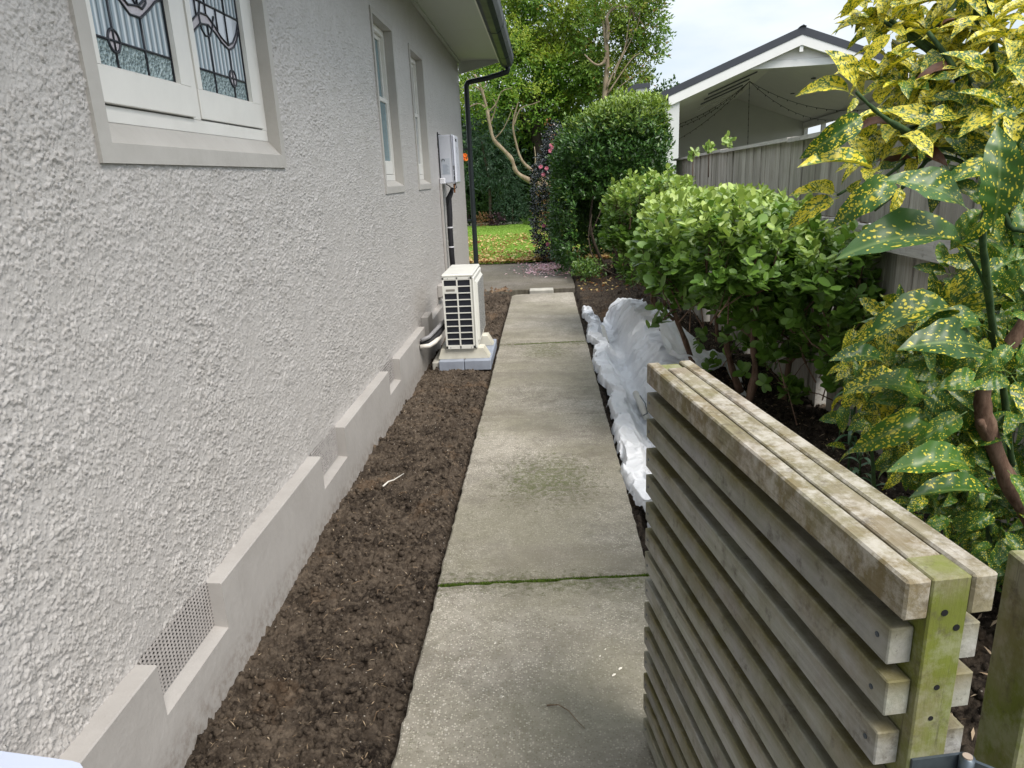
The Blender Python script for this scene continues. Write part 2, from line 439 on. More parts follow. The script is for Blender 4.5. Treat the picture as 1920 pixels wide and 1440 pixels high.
class MB:
    """collects shapes into one mesh"""
    def __init__(s): s.v = []; s.f = []; s.mi = []; s.cur = 0

    def add(s, vs, fs):
        n = len(s.v); s.v += [tuple(map(float, p)) for p in vs]
        s.f += [tuple(i + n for i in f) for f in fs]; s.mi += [s.cur] * len(fs); return s

    def box(s, x0, x1, y0, y1, z0, z1, ch=0.0):
        if x0 > x1: x0, x1 = x1, x0
        if y0 > y1: y0, y1 = y1, y0
        if z0 > z1: z0, z1 = z1, z0
        if not ch:
            vs = [(x0, y0, z0), (x1, y0, z0), (x1, y1, z0), (x0, y1, z0), (x0, y0, z1), (x1, y0, z1), (x1, y1, z1), (x0, y1, z1)]
            return s.add(vs, [(0, 3, 2, 1), (4, 5, 6, 7), (0, 1, 5, 4), (1, 2, 6, 5), (2, 3, 7, 6), (3, 0, 4, 7)])
        c = min(ch, (x1 - x0) / 2.01, (y1 - y0) / 2.01, (z1 - z0) / 2.01)
        vs = []; idx = {}
        X = (x0, x1); Y = (y0, y1); Z = (z0, z1)
        for i in (0, 1):
            for j in (0, 1):
                for k in (0, 1):
                    sx, sy, sz = (1 - 2 * i) * c, (1 - 2 * j) * c, (1 - 2 * k) * c
                    for a, p in enumerate(((X[i], Y[j] + sy, Z[k] + sz), (X[i] + sx, Y[j], Z[k] + sz), (X[i] + sx, Y[j] + sy, Z[k]))):
                        idx[(i, j, k, a)] = len(vs); vs.append(p)
        fs = []
        for i in (0, 1):
            q = [idx[(i, j, k, 0)] for j, k in ((0, 0), (1, 0), (1, 1), (0, 1))]; fs.append(q if i else q[::-1])
            q = [idx[(j, i, k, 1)] for j, k in ((0, 0), (1, 0), (1, 1), (0, 1))]; fs.append(q[::-1] if i else q)
            q = [idx[(j, k, i, 2)] for j, k in ((0, 0), (1, 0), (1, 1), (0, 1))]; fs.append(q if i else q[::-1])
        for i in (0, 1):
            for j in (0, 1):
                q = [idx[(i, j, 0, 0)], idx[(i, j, 1, 0)], idx[(i, j, 1, 1)], idx[(i, j, 0, 1)]]; fs.append(q if i ^ j else q[::-1])
                q = [idx[(i, 0, j, 0)], idx[(i, 1, j, 0)], idx[(i, 1, j, 2)], idx[(i, 0, j, 2)]]; fs.append(q[::-1] if i ^ j else q)
                q = [idx[(0, i, j, 1)], idx[(1, i, j, 1)], idx[(1, i, j, 2)], idx[(0, i, j, 2)]]; fs.append(q if i ^ j else q[::-1])
                for k in (0, 1):
                    q = [idx[(i, j, k, a)] for a in (0, 1, 2)]; fs.append(q if (i + j + k) % 2 else q[::-1])
        return s.add(vs, fs)

    def tube(s, pts, rad, n=8, cap=True):
        pts = [Vector(p) for p in pts]
        if not hasattr(rad, '__len__'): rad = [rad] * len(pts)
        vs = []; fs = []; up = None
        for i, p in enumerate(pts):
            d = (pts[min(i + 1, len(pts) - 1)] - pts[max(i - 1, 0)]).normalized()
            if up is None: up = Vector((0, 0, 1)) if abs(d.z) < .9 else Vector((1, 0, 0))
            a = d.cross(up).normalized(); b = a.cross(d).normalized(); up = b
            for k in range(n):
                t = 2 * math.pi * k / n
                vs.append(p + (a * math.cos(t) + b * math.sin(t)) * rad[i])
        for i in range(len(pts) - 1):
            for k in range(n):
                k2 = (k + 1) % n
                fs.append((i * n + k, i * n + k2, (i + 1) * n + k2, (i + 1) * n + k))
        if cap:
            fs.append(tuple(range(n))[::-1]); fs.append(tuple(range((len(pts) - 1) * n, len(pts) * n)))
        return s.add(vs, fs)

    def prism(s, poly, ax, a, b):
        """polygon in the two other axes, extruded along ax from a to b"""
        def P(q, t):
            q = list(q); q.insert(ax, t); return tuple(q)
        n = len(poly)
        vs = [P(q, a) for q in poly] + [P(q, b) for q in poly]
        fs = [tuple(range(n)), tuple(range(n, 2 * n))[::-1]] + [(i, (i + 1) % n + 0, (i + 1) % n + n, i + n)[::-1] for i in range(n)]
        return s.add(vs, fs)

    def build(s, name, mat, parent=None, smooth=False, loc=None):
        me = bpy.data.meshes.new(name); vs = s.v
        if loc is not None: vs = [(a - loc[0], b - loc[1], c - loc[2]) for a, b, c in vs]
        me.from_pydata(vs, [], s.f); me.update()
        o = link(name, me, parent, mat, smooth)
        if max(s.mi, default=0) > 0: me.polygons.foreach_set('material_index', s.mi)
        if loc is not None: o.location = loc
        return o


def np_mesh(name, v, f, parent=None, mat=None, smooth=False, attrs=None):
    """v (n,3) and f (m,k) arrays -> one mesh"""
    me = bpy.data.meshes.new(name); v = np.asarray(v, dtype=np.float32); f = np.asarray(f, dtype=np.int32)
    k = f.shape[1]
    me.vertices.add(len(v)); me.vertices.foreach_set('co', v.ravel())
    me.loops.add(f.size); me.loops.foreach_set('vertex_index', f.ravel())
    me.polygons.add(len(f)); me.polygons.foreach_set('loop_start', np.arange(0, f.size, k, dtype=np.int32))
    me.polygons.foreach_set('loop_total', np.full(len(f), k, dtype=np.int32))
    if smooth: me.polygons.foreach_set('use_smooth', np.ones(len(f), dtype=bool))
    me.update(calc_edges=True)
    for an, av in (attrs or {}).items():
        a = me.attributes.new(an, 'FLOAT', 'POINT'); a.data.foreach_set('value', np.asarray(av, dtype=np.float32))
    return link(name, me, parent, mat)


def grid_faces(nu, nv, keep=None):
    i = np.arange(nu - 1)[:, None] * nv + np.arange(nv - 1)[None, :]
    f = np.stack([i, i + nv, i + nv + 1, i + 1], -1)
    if keep is not None: f = f[keep]
    return f.reshape(-1, 4)


def _h(ix, iy, seed):
    n = (ix.astype(np.int64) * 374761393 + iy.astype(np.int64) * 668265263 + seed * 974634777) & 0xffffffff
    n = ((n ^ (n >> 13)) * 1274126177) & 0xffffffff
    return ((n ^ (n >> 16)) & 0xffff) / 65535.0


def vnoise(x, y, seed=0):
    ix = np.floor(x); iy = np.floor(y); fx = x - ix; fy = y - iy
    fx = fx * fx * fx * (fx * (fx * 6 - 15) + 10); fy = fy * fy * fy * (fy * (fy * 6 - 15) + 10)
    a = _h(ix, iy, seed); b = _h(ix + 1, iy, seed); c = _h(ix, iy + 1, seed); d = _h(ix + 1, iy + 1, seed)
    return (a + (b - a) * fx) * (1 - fy) + (c + (d - c) * fx) * fy


def fbm(x, y, oct=4, seed=0, rough=.5):
    t = 0; a = 1; s = 0
    for i in range(oct):
        ca, sa = math.cos(i * 1.1), math.sin(i * 1.1)
        t = t + a * vnoise((x * ca - y * sa) * 2 ** i, (x * sa + y * ca) * 2 ** i, seed + i); s += a; a *= rough
    return t / s


def cells(x, y, seed=0):
    """distance to the nearest jittered point and that cell's random"""
    ix = np.floor(x); iy = np.floor(y); best = np.full(x.shape, 9.0); val = np.zeros(x.shape)
    for dx in (-1, 0, 1):
        for dy in (-1, 0, 1):
            cx = ix + dx; cy = iy + dy
            px = cx + _h(cx, cy, seed); py = cy + _h(cx, cy, seed + 9)
            d = np.hypot(px - x, py - y); mk = d < best
            best = np.where(mk, d, best); val = np.where(mk, _h(cx, cy, seed + 5), val)
    return best, val


def sstep(a, b, x):
    t = np.clip((x - a) / (b - a), 0, 1); return t * t * (3 - 2 * t)


def nrm(a): return a / np.maximum(np.linalg.norm(a, axis=-1, keepdims=True), 1e-9)


# leaf templates: (u across, v along, w up) and faces
T_OVAL = (np.array([(0, 0, 0), (-.42, .28, .03), (0, .28, -.05), (.42, .28, .03), (-.5, .62, .02), (0, .62, -.07), (.5, .62, .02), (-.28, .9, -.02), (0, 1, -.06), (.28, .9, -.02)], float),
          [(0, 2, 1), (0, 3, 2), (1, 2, 5), (1, 5, 4), (2, 3, 6), (2, 6, 5), (4, 5, 8), (4, 8, 7), (5, 6, 9), (5, 9, 8)])
T_POINT = (np.array([(0, 0, 0), (-.5, .45, .05), (0, .45, -.06), (.5, .45, .05), (0, 1, -.12)], float),
           [(0, 2, 1), (0, 3, 2), (1, 2, 4), (2, 3, 4)])
T_DIA = (np.array([(0, 0, 0), (-.5, .45, .04), (.5, .45, .04), (0, 1, -.08)], float), [(0, 2, 1), (1, 2, 3)])
T_BLADE = (np.array([(-.5, 0, 0), (.5, 0, 0), (0, 1, 0)], float), [(0, 1, 2)])


def leaves(name, parent, mat, P, D, N, ln, wd, tpl=T_POINT, age=None, alt=None, jit=.25, smooth=False):
    """P base points, D directions, N approximate upper-side normals"""
    n = len(P)
    D = nrm(D + rng.normal(0, jit, (n, 3))); N = N + rng.normal(0, jit, (n, 3))
    S = nrm(np.cross(D, N)); N = nrm(np.cross(S, D))
    ln = np.broadcast_to(ln, (n,)); wd = np.broadcast_to(wd, (n,))
    tv, tf = tpl; k = len(tv)
    V = (P[:, None, :] + S[:, None, :] * (tv[None, :, 0:1] * wd[:, None, None]) + D[:, None, :] * (tv[None, :, 1:2] * ln[:, None, None])
         + N[:, None, :] * (tv[None, :, 2:3] * ln[:, None, None]))
    Fc = (np.arange(n)[:, None, None] * k + np.array(tf)[None]).reshape(-1, 3)
    rep = lambda a: np.repeat(a, k)
    at = {'rnd': rep(rng.rand(n)), 'age': rep(np.zeros(n) if age is None else age), 'alt': rep(rng.rand(n) if alt is None else alt)}
    return np_mesh(name, V.reshape(-1, 3), Fc, parent, mat, smooth, at)


def twigs(P, D, per, tl, spread=.9):
    """leaf positions and directions spiralling round n twigs"""
    n = len(P); D = nrm(D)
    ref = np.where(np.abs(D[:, 2:3]) < .9, np.array([[0, 0, 1.0]]), np.array([[1.0, 0, 0]]))
    A = nrm(np.cross(D, ref)); B = np.cross(A, D)
    k = np.arange(per)[None, :, None]; ph = rng.rand(n)[:, None, None] * 6.28 + k * 2.4
    t = (k + .5) / per
    tl = np.broadcast_to(tl, (n,))[:, None, None]
    rad = A[:, None, :] * np.cos(ph) + B[:, None, :] * np.sin(ph)
    pos = P[:, None, :] + D[:, None, :] * t * tl
    sp = spread * (1.15 - .55 * t)
    dr = D[:, None, :] * np.cos(sp) + rad * np.sin(sp)
    nn = D[:, None, :] * np.sin(sp) - rad * np.cos(sp) + np.array([0, 0, .6])
    age = np.broadcast_to(t, (n, per, 1))
    return pos.reshape(-1, 3), dr.reshape(-1, 3), nn.reshape(-1, 3), age.reshape(-1)


def shell(n, c, r, inner=.75, lump=.18, seed=0, zmin=-1.0, power=2.0, yaw=0.0):
    """points through the outer layer of a lumpy (super)ellipsoid, with outward normals"""
    d = nrm(rng.normal(0, 1, (int(n * 2.2), 3)))
    d = d[d[:, 2] > zmin][:n]
    th = np.arctan2(d[:, 1], d[:, 0]); ph = d[:, 2] * 2
    l = 1 + lump * (fbm(th * 1.3 + 20, ph * 1.5 + 20, 3, seed) - .5) * 2
    q = 1.0 / (np.sum(np.abs(d) ** power, axis=1) ** (1 / power))
    rr = q * l * (inner + (1 - inner) * rng.rand(len(d)) ** .6)
    p = d * rr[:, None] * np.array(r)
    nn = nrm(d / np.array(r))
    if yaw:
        cy, sy = math.cos(yaw), math.sin(yaw); M = np.array([[cy, sy, 0], [-sy, cy, 0], [0, 0, 1]])
        p = p @ M; nn = nn @ M
    return p + np.array(c), nn


def branchy(mb, p, d, length, r, depth, ends=None, wig=.25, split=(2, 3), segs=4, n=6, up=.1, shrink=.68):
    p = Vector(p); d = Vector(d).normalized(); pts = [p.copy()]; rad = [r]
    for i in range(segs):
        d = (d + Vector(rng.normal(0, wig, 3)) * .5 + Vector((0, 0, up)) * .3).normalized()
        p = p + d * (length / segs); pts.append(p.copy()); rad.append(r * (1 - .42 * (i + 1) / segs))
    mb.tube(pts, rad, n)
    if depth <= 0:
        if ends is not None: ends.append((p.copy(), d.copy()))
        return
    for k in range(rng.randint(split[0], split[1] + 1)):
        a = rng.rand() * 6.28; e = d.orthogonal().normalized(); e2 = d.cross(e)
        nd = d * .75 + (e * math.cos(a) + e2 * math.sin(a)) * (.45 + .35 * rng.rand())
        branchy(mb, pts[-1] if k == 0 else pts[-2].lerp(pts[-1], rng.rand()), nd, length * (.6 + .25 * rng.rand()), rad[-1] * .8, depth - 1, ends, wig, split, segs, max(4, n - 1), up, shrink)


# ================================================================== THE SETTING
g_ = MB(); g_.add([(-400, -400, -.40), (400, -400, -.40), (400, 400, -.40), (-400, 400, -.40)], [(0, 1, 2, 3)])
structure(g_.build('ground', m_plain('rough_ground', (.06, .065, .035), .95, .1, .3, .6)))


def soil_height(X, Y, seed, amp=1.0):
    wx_ = (fbm(X * 30, Y * 30, 3, seed + 40) - .5) * .05; wy_ = (fbm(X * 30 + 7, Y * 30, 3, seed + 41) - .5) * .05
    X = X + wx_; Y = Y + wy_
    z = (fbm(X * 4, Y * 4, 4, seed) - .5) * .06 + np.abs(fbm(X * 20, Y * 20, 4, seed + 3, .6) - .5) * .06 * amp
    d, v = cells(X * 17, Y * 17, seed); z += sstep(.55, .15, d) * .022 * v * v * amp
    d, v = cells(X * 38, Y * 38, seed + 1); z += sstep(.55, .1, d) * .012 * v * amp
    z += (fbm(X * 95, Y * 95, 3, seed + 6, .65) - .5) * .016 * amp
    return z


def left_soil(X, Y):
    base = .005 - .045 * sstep(3.2, 6.5, Y)
    edge = sstep(-.54, -.47, X)
    return soil_height(X, Y, 11) * (1 - .75 * edge) + base - .035 - edge * .045 + .012 * np.sin(Y * 2.1) * (1 - edge)


xs = np.linspace(-1.12, -.455, 150)
ys = [.75]
while ys[-1] < 10.3: ys.append(ys[-1] + .0048 * max(1, ys[-1] / 1.6))
ys = np.array(ys)
GX, GY = np.meshgrid(xs, ys, indexing='ij')
GZ = left_soil(GX, GY)
structure(np_mesh('soil_bed', np.stack([GX, GY, GZ], -1).reshape(-1, 3), grid_faces(len(xs), len(ys)), None, MAT['soil'], True))


def right_soil(X, Y):
    z = soil_height(X, Y, 31, 1.1) + .02 + .10 * sstep(.75, 1.25, X) * sstep(9.5, 6.5, Y)
    tr = sstep(.40, .50, X) * (1 - sstep(.74, .92, X)) * sstep(1.2, 1.8, Y) * (1 - sstep(8.0, 9.0, Y))
    z -= .26 * tr
    z -= .09 * (1 - sstep(.38, .46, X)) * 1.0 + .03
    return z


xs = np.linspace(.365, 2.6, 260)
ys = [.2]
while ys[-1] < 15: ys.append(ys[-1] + .009 * max(1, ys[-1] / 2.2))
ys = np.array(ys)
GX, GY = np.meshgrid(xs, ys, indexing='ij')
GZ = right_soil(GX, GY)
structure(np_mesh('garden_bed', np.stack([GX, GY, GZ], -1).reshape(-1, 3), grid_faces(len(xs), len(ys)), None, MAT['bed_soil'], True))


# loose crumbs of earth on both beds
def crumbs(name, n, fx, fy, hf, size, mat, label, near=1.5):
    t = (1 + 5 ** .5) / 2
    iv = nrm(np.array([(-1, t, 0), (1, t, 0), (-1, -t, 0), (1, -t, 0), (0, -1, t), (0, 1, t), (0, -1, -t), (0, 1, -t), (t, 0, -1), (t, 0, 1), (-t, 0, -1), (-t, 0, 1)], float))
    fi = np.array([(0, 11, 5), (0, 5, 1), (0, 1, 7), (0, 7, 10), (0, 10, 11), (1, 5, 9), (5, 11, 4), (11, 10, 2), (10, 7, 6), (7, 1, 8), (3, 9, 4), (3, 4, 2), (3, 2, 6), (3, 6, 8), (3, 8, 9), (4, 9, 5), (2, 4, 11), (6, 2, 10), (8, 6, 7), (9, 8, 1)])
    x = fx[0] + (fx[1] - fx[0]) * rng.rand(n); y = fy[0] * (fy[1] / fy[0]) ** rng.rand(n)
    z = hf(x, y); s = size[0] + (size[1] - size[0]) * rng.rand(n) ** 3
    V = iv[None] * (s[:, None, None] * (1 + rng.uniform(-.35, .35, (n, 12, 1)))) * rng.uniform(.7, 1.25, (n, 1, 3))
    V = V + np.stack([x, y, z + s * .3], -1)[:, None]
    F_ = (np.arange(n)[:, None, None] * 12 + fi[None]).reshape(-1, 3)
    o = np_mesh(name, V.reshape(-1, 3), F_, None, mat, False)
    return tag(o, label, 'soil', None, 'stuff')


crumbs('soil_crumbs', 7500, (-1.07, -.47), (.9, 9.6), left_soil, (.003, .015), MAT['soil'], 'loose crumbs and clods of brown earth along the foot of the house')
crumbs('bed_crumbs', 3000, (.95, 1.9), (1.0, 9.5), right_soil, (.006, .028), MAT['bed_soil'], 'dark clods of earth under the shrubs beside the slatted gate')

n = 1300; x = rng.uniform(-1.06, -.48, n); y = .95 * (9.5 / .95) ** rng.rand(n)
MAT['straw'] = m_leaf('straw_bits', (.20, .13, .075), (.50, .40, .28), None, .8, .2, .1)
a_ = rng.rand(n) * 6.28
o = leaves('soil_litter', None, MAT['straw'], np.stack([x, y, left_soil(x, y) + .006], -1), np.stack([np.cos(a_), np.sin(a_), rng.normal(.1, .25, n)], -1), np.tile([0, 0, 1.0], (n, 1)), rng.uniform(.006, .032, n), rng.uniform(.001, .0035, n), T_DIA)
tag(o, 'dry straw bits and wood chips scattered on the earth strip', 'litter', None, 'stuff')
n = 2600; x = rng.uniform(.95, 1.7, n); y = rng.uniform(1.0, 8, n); a_ = rng.rand(n) * 6.28
o = leaves('bed_debris', None, MAT['straw'], np.stack([x, y, right_soil(x, y) + .010], -1), np.stack([np.cos(a_), np.sin(a_), rng.normal(.1, .25, n)], -1), np.tile([0, 0, 1.0], (n, 1)), rng.uniform(.012, .05, n), rng.uniform(.002, .009, n), T_DIA)
tag(o, 'bark bits and dead leaf scraps scattered under the shrubs', 'litter', None, 'stuff')

# ---- garden path of five cast slabs
path = bpy.data.objects.new('path', None); COL.objects.link(path); structure(path)


def slab(x0, x1, ya, yb, tilt=(0, 0), cut=0.0, seed=0, ex=0.004, z=0.0, thick=.10, mat='concrete', name='concrete_slab', parent=None, skew=(0, 0)):
    """cast slab with slightly chipped arrises; ya/yb start and end"""
    out = []
    def run(p, q, st, amp, sd):
        L_ = math.dist(p, q); k = max(2, int(L_ / st)); dx, dy = (q[0] - p[0]) / L_, (q[1] - p[1]) / L_
        for i in range(k):
            t = i / k; w = (float(vnoise(np.array([t * L_ * 26.0]), np.array([sd * 3.3]), 5)[0]) - .5) * amp * 2 + rng.normal(0, amp * .14)
            out.append((p[0] + dx * t * L_ - dy * w, p[1] + dy * t * L_ + dx * w))
    a, b = (x0, ya), (x1, ya + skew[0]); c, d = (x1, yb + skew[1]), (x0, yb)
    run(a, b, .012, .006, seed + 1); run(b, c, .03, ex, seed + 2)
    if cut:
        run(c, (x0 + cut * 1.5, d[1] - .01), .012, .006, seed + 3); run((x0 + cut * 1.5, d[1] - .01), (x0 + cut * .35, d[1] - cut * .45), .01, .004, seed + 3)
        run((x0 + cut * .35, d[1] - cut * .45), (x0, d[1] - cut * 1.6), .01, .004, seed + 3); run((x0, d[1] - cut * 1.6), a, .03, ex, seed + 4)
    else:
        run(c, d, .012, .006, seed + 3); run(d, a, .03, ex, seed + 4)
    o = np.array(out); cen = o.mean(0)
    def zz(p): return z + tilt[0] * (p[0] - cen[0]) + tilt[1] * (p[1] - cen[1])
    n = len(o); nx = np.roll(o, -1, 0) - np.roll(o, 1, 0); nx = nrm(np.stack([-nx[:, 1], nx[:, 0]], -1)) * .007
    vs = [(p[0] + q[0], p[1] + q[1], zz(p)) for p, q in zip(o, nx)] + [(p[0], p[1], zz(p) - .006) for p in o] + [(p[0], p[1], z - thick) for p in o]
    fs = [tuple(range(n))] + [(i, (i + 1) % n, (i + 1) % n + n, i + n)[::-1] for i in range(n)] + [(i + n, (i + 1) % n + n, (i + 1) % n + 2 * n, i + 2 * n)[::-1] for i in range(n)]
    mb = MB(); mb.add(vs, fs); return mb.build(name, MAT[mat], parent)


J = [(-1.6, .42), (.43, 2.465), (2.485, 4.545), (4.553, 6.62), (6.64, 8.09), (8.10, 9.64)]
JS = [(0, 0), (0, .05), (.055, 0), (0, .04), (.04, .02), (.02, 0)]
for i, ((a, b), sk) in enumerate(zip(J, JS)):
    slab(-.468 + .002 * (i % 2), .386 - .004 * i, a, b, tilt=((.0, .004, -.004, .003, -.006, .004)[i], (0, .002, -.002, .003, -.003, .004)[i]), cut=.09 if i == 5 else 0, seed=10 * i, parent=path, skew=sk)
# cross path in front of the lawn, a pale block bridging the gap
pp = bpy.data.objects.new('cross_path', None); COL.objects.link(pp); structure(pp)
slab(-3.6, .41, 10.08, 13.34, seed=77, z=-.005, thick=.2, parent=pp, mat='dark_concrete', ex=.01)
bk = MB(); bk.box(-.235, .10, 9.86, 10.07, -.10, .012, .008)
o = bk.build('concrete_block', MAT['pale_concrete']); tag(o, 'pale concrete block bridging the gap between the path end and the darker cross path', 'block')

# moss in the joints
def moss(y0, y1, x0, x1, n, w, z, label, sz=.006):
    x = x0 + (x1 - x0) * rng.rand(n); t = (x - x0) / (x1 - x0)
    y = y0 + (y1 - y0) * t + rng.normal(0, w * (.6 + .8 * vnoise(x * 9, x * 0, 3)), n)
    P = np.stack([x, y, np.full(n, z) + rng.rand(n) * .006], -1)
    D = nrm(np.stack([rng.normal(0, .6, n), rng.normal(0, .6, n), np.ones(n)], -1))
    o = leaves('moss', None, MAT['moss'], P, D, np.tile([0, -1.0, .3], (n, 1)), sz * (.5 + rng.rand(n)), sz * .6, T_DIA)
    return tag(o, label, 'moss', None, 'stuff')


MAT['moss'] = m_leaf('moss', (.035, .06, .008), (.12, .19, .03), None, .8, .1, .15)
moss(2.475, 2.527, -.462, .38, 5200, .005, -.012, 'green moss growing in the wide crack between the two nearest path slabs')
moss(6.63, 6.665, -.32, .37, 1500, .010, -.004, 'thin moss along the path joint beside the heat pump')
gap = MB(); gap.box(-.46, .38, .40, 9.5, -.06, -.03); structure(gap.build('path_bedding', MAT['bed_soil']))

# lawn
lx = np.linspace(-9, 3.4, 120); ly = np.linspace(13.30, 24.2, 90)
GX, GY = np.meshgrid(lx, ly, indexing='ij'); GZ = (fbm(GX * .7, GY * .7, 3, 4) - .5) * .05 + .01
MAT['lawn'] = (lambda g: (g.bump(g.noise(g.obj(), 160, 4), .6, .01), g.done(g.mix(g.ramp(g.noise(g.obj(), 1.3, 6, .65), [(.3, 0.0), (.7, 1.0)]), (.12, .21, .03), (.20, .31, .05)), .8, .2))[1])(G('lawn_turf'))
structure(np_mesh('lawn', np.stack([GX, GY, GZ], -1).reshape(-1, 3), grid_faces(120, 90), None, MAT['lawn'], True))
n = 60000
x = rng.uniform(-3.6, 2.4, n); y = 13.3 + 10.7 * rng.rand(n) ** 1.25
P = np.stack([x, y, (fbm(x * .7, y * .7, 3, 4) - .5) * .05 + .008], -1)
MAT['grass'] = m_leaf('grass_blades', (.13, .25, .03), (.28, .42, .07), None, .55, .3, .4)
o = leaves('grass', None, MAT['grass'], P, np.tile([0, 0, 1.0], (n, 1)), np.tile([0, -1, .2], (n, 1)), rng.uniform(.02, .045, n), .010, T_BLADE, jit=.45)
tag(o, 'short bright green mown grass beyond the cross path', 'grass', None, 'stuff')


def litter(name, pts, cols, size, label, cat):
    n = len(pts); ang = rng.rand(n) * 6.28
    D = np.stack([np.cos(ang), np.sin(ang), rng.uniform(-.1, .5, n)], -1)
    o = leaves(name, None, cols, pts, D, np.tile([0, 0, 1.0], (n, 1)), size * (.6 + .8 * rng.rand(n)), size * .62, T_POINT, jit=.3)
    return tag(o, label, cat, None, 'stuff')


MAT['autumn'] = m_leaf('autumn_litter', (.50, .34, .12), (.62, .50, .24), None, .6, .3, .3, (.22, .075, .025), .42)
n = 4200
y = 13.25 + 6.5 * rng.rand(n) ** 2.6; x = rng.uniform(-2.6, 1.9, n); keep = vnoise(x * 1.8, y * 1.8, 8) > .22 - .1 * rng.rand(n)
litter('fallen_leaves', np.stack([x, y, np.full(n, .045)], -1)[keep], MAT['autumn'], .075, 'yellow and brown autumn leaves scattered over the near edge of the lawn', 'fallen leaves')
n = 260; x = rng.uniform(-2.4, 1.2, n)
litter('leaf_drift', np.stack([x, 13.30 + rng.normal(0, .07, n), np.full(n, .055)], -1), MAT['autumn'], .07, 'rusty leaves drifted along the line where lawn meets cross path', 'fallen leaves')
MAT['petal'] = m_leaf('petals', (.74, .40, .50), (.88, .70, .74), None, .6, .3, .3)
n = 800; x = rng.normal(.10, .26, n); y = rng.normal(12.35, .42, n)
keep = (x < .9) & (y > 10.3) & (y < 13.4)
litter('fallen_petals', np.stack([x, y, np.full(n, .004)], -1)[keep], MAT['petal'], .05, 'pale pink petals fallen on the cross path below the dark camellia', 'petals')
n = 240; x = rng.uniform(.45, 1.4, n); y = rng.uniform(9.6, 12.6, n)
litter('bed_litter', np.stack([x, y, right_soil(x, y) + .02], -1), MAT['autumn'], .05, 'dry brown leaves on the dark soil below the clipped evergreen', 'fallen leaves')


# ================================================================== THE HOUSE
house = thing('house', 'grey roughcast rendered house along the left of the path', 'house', (-4.5, 4.6, 0))
WX = -1.14
BW = (1.868, 3.235, 1.628, 2.82); SW = [(5.262, 5.992, 1.466, 2.70), (6.70, 7.43, 1.466, 2.70)]


def wall_h(Y, Z):
    wx_ = (fbm(Y * 40, Z * 40, 2, 41) - .5) * .02; Y = Y + wx_; Z = Z - wx_
    n1 = fbm(Y * 180, Z * 180, 3, 3, .62); n2 = fbm(Y * 36, Z * 36, 3, 8); n4 = fbm(Y * 9, Z * 9, 3, 14)
    m_ = n1 * .60 + n2 * .26 + n4 * .14
    h = sstep(.535, .60, m_) * (.0008 + .0040 * n1) + (n2 - .5) * .0022 + sstep(.50, .66, n4) * .0012
    h = h * (.45 + 1.15 * fbm(Y * 3.1, Z * 3.1, 3, 77)); d, v = cells(Y * 95, Z * 95, 6); h += np.clip(.36 - d, 0, 1) * .013 * (v > .76)
    return h * (1 - .3 * sstep(4, 9, Y))


ys = [.25]
while ys[-1] < 10.7: ys.append(ys[-1] + (.010 if ys[-1] < 1.08 else .0030 * max(1, ys[-1] / 1.7) ** 1.4))
ys[-1] = 10.70
ys = np.array(ys); zs = np.arange(.15, 3.16, .0039)
GY, GZ = np.meshgrid(ys, zs, indexing='ij')
yc = (ys[:-1] + ys[1:])[:, None] / 2; zc = (zs[:-1] + zs[1:])[None, :] / 2
keep = np.ones((len(ys) - 1, len(zs) - 1), bool)
for (a, b, c, d) in [BW] + SW: keep &= ~((yc > a + .012) & (yc < b - .012) & (zc > c + .012) & (zc < d - .012))
np_mesh('roughcast_wall', np.stack([WX + wall_h(GY, GZ), GY, GZ], -1).reshape(-1, 3), grid_faces(len(ys), len(zs), keep), house, MAT['stucco'], True)
mb = MB()
mb.box(-9, -1.5, -2, 10.70, -.1, 3.2)
mb.box(-1.5, WX - .01, 10.60, 10.70, -.1, 3.15); mb.box(-1.5, WX - .003, -2, .252, -.1, 3.2)
mb.build('wall_core', MAT['stucco'], house)

# plinth with notched vents
mb = MB(); N0 = [(1.582, 1.98), (3.06, 3.47), (4.58, 4.955), (6.10, 6.50), (7.7, 8.1), (9.3, 9.7)]
y = -1.9; tops = [.325, .326, .322, .312, .285, .27, .26]
for i in range(7):
    ye = N0[i][0] if i < 6 else 10.70
    mb.prism([(WX - .02, -.12), (-1.08, -.12), (-1.08, tops[i] - .004), (-1.083, tops[i]), (WX - .02, tops[i] + .003)], 1, y, ye)
    if i < 6:
        mb.prism([(WX - .02, -.12), (-1.08, -.12), (-1.08, .160 - .003 * i), (WX - .02, .172 - .003 * i)], 1, ye, N0[i][1]); y = N0[i][1]
mb.build('plinth', MAT['plinth'], house)
for i, (a, b) in enumerate(N0[:5]):
    mb = MB(); z0 = .175 - .003 * i; z1 = tops[i] + .015; rows = 13 if i < 2 else 9
    x0 = WX + .012
    for r in range(rows):
        zc_ = z0 + (z1 - z0) * (r + .5) / rows; k = int((b - a) / .0085); w = (z1 - z0) / rows * (.25 if i == 0 else .19)
        ptsn = [(a + (b - a) * t / k, zc_ + (.0030 if t % 2 else -.0030)) for t in range(k + 1)]
        vs = []; fs = []
        for (yy, zz_) in ptsn: vs += [(x0, yy, zz_ + w), (x0 + .004, yy, zz_ - w)]
        for t in range(k): fs.append((2 * t, 2 * t + 1, 2 * t + 3, 2 * t + 2))
        mb.add(vs, fs)
    for t in range(1, 8): yy = a + (b - a) * t / 8; mb.box(x0 - .003, x0, yy - .0012, yy + .0012, z0, z1)
    v_ = mb.build('vent_grille', MAT['mesh'], house)
    bb = MB(); bb.box(WX - .03, WX + .002, a - .003, b + .003, z0 - .02, z1 - .014); bb.build('vent_recess', MAT['dark'], v_)


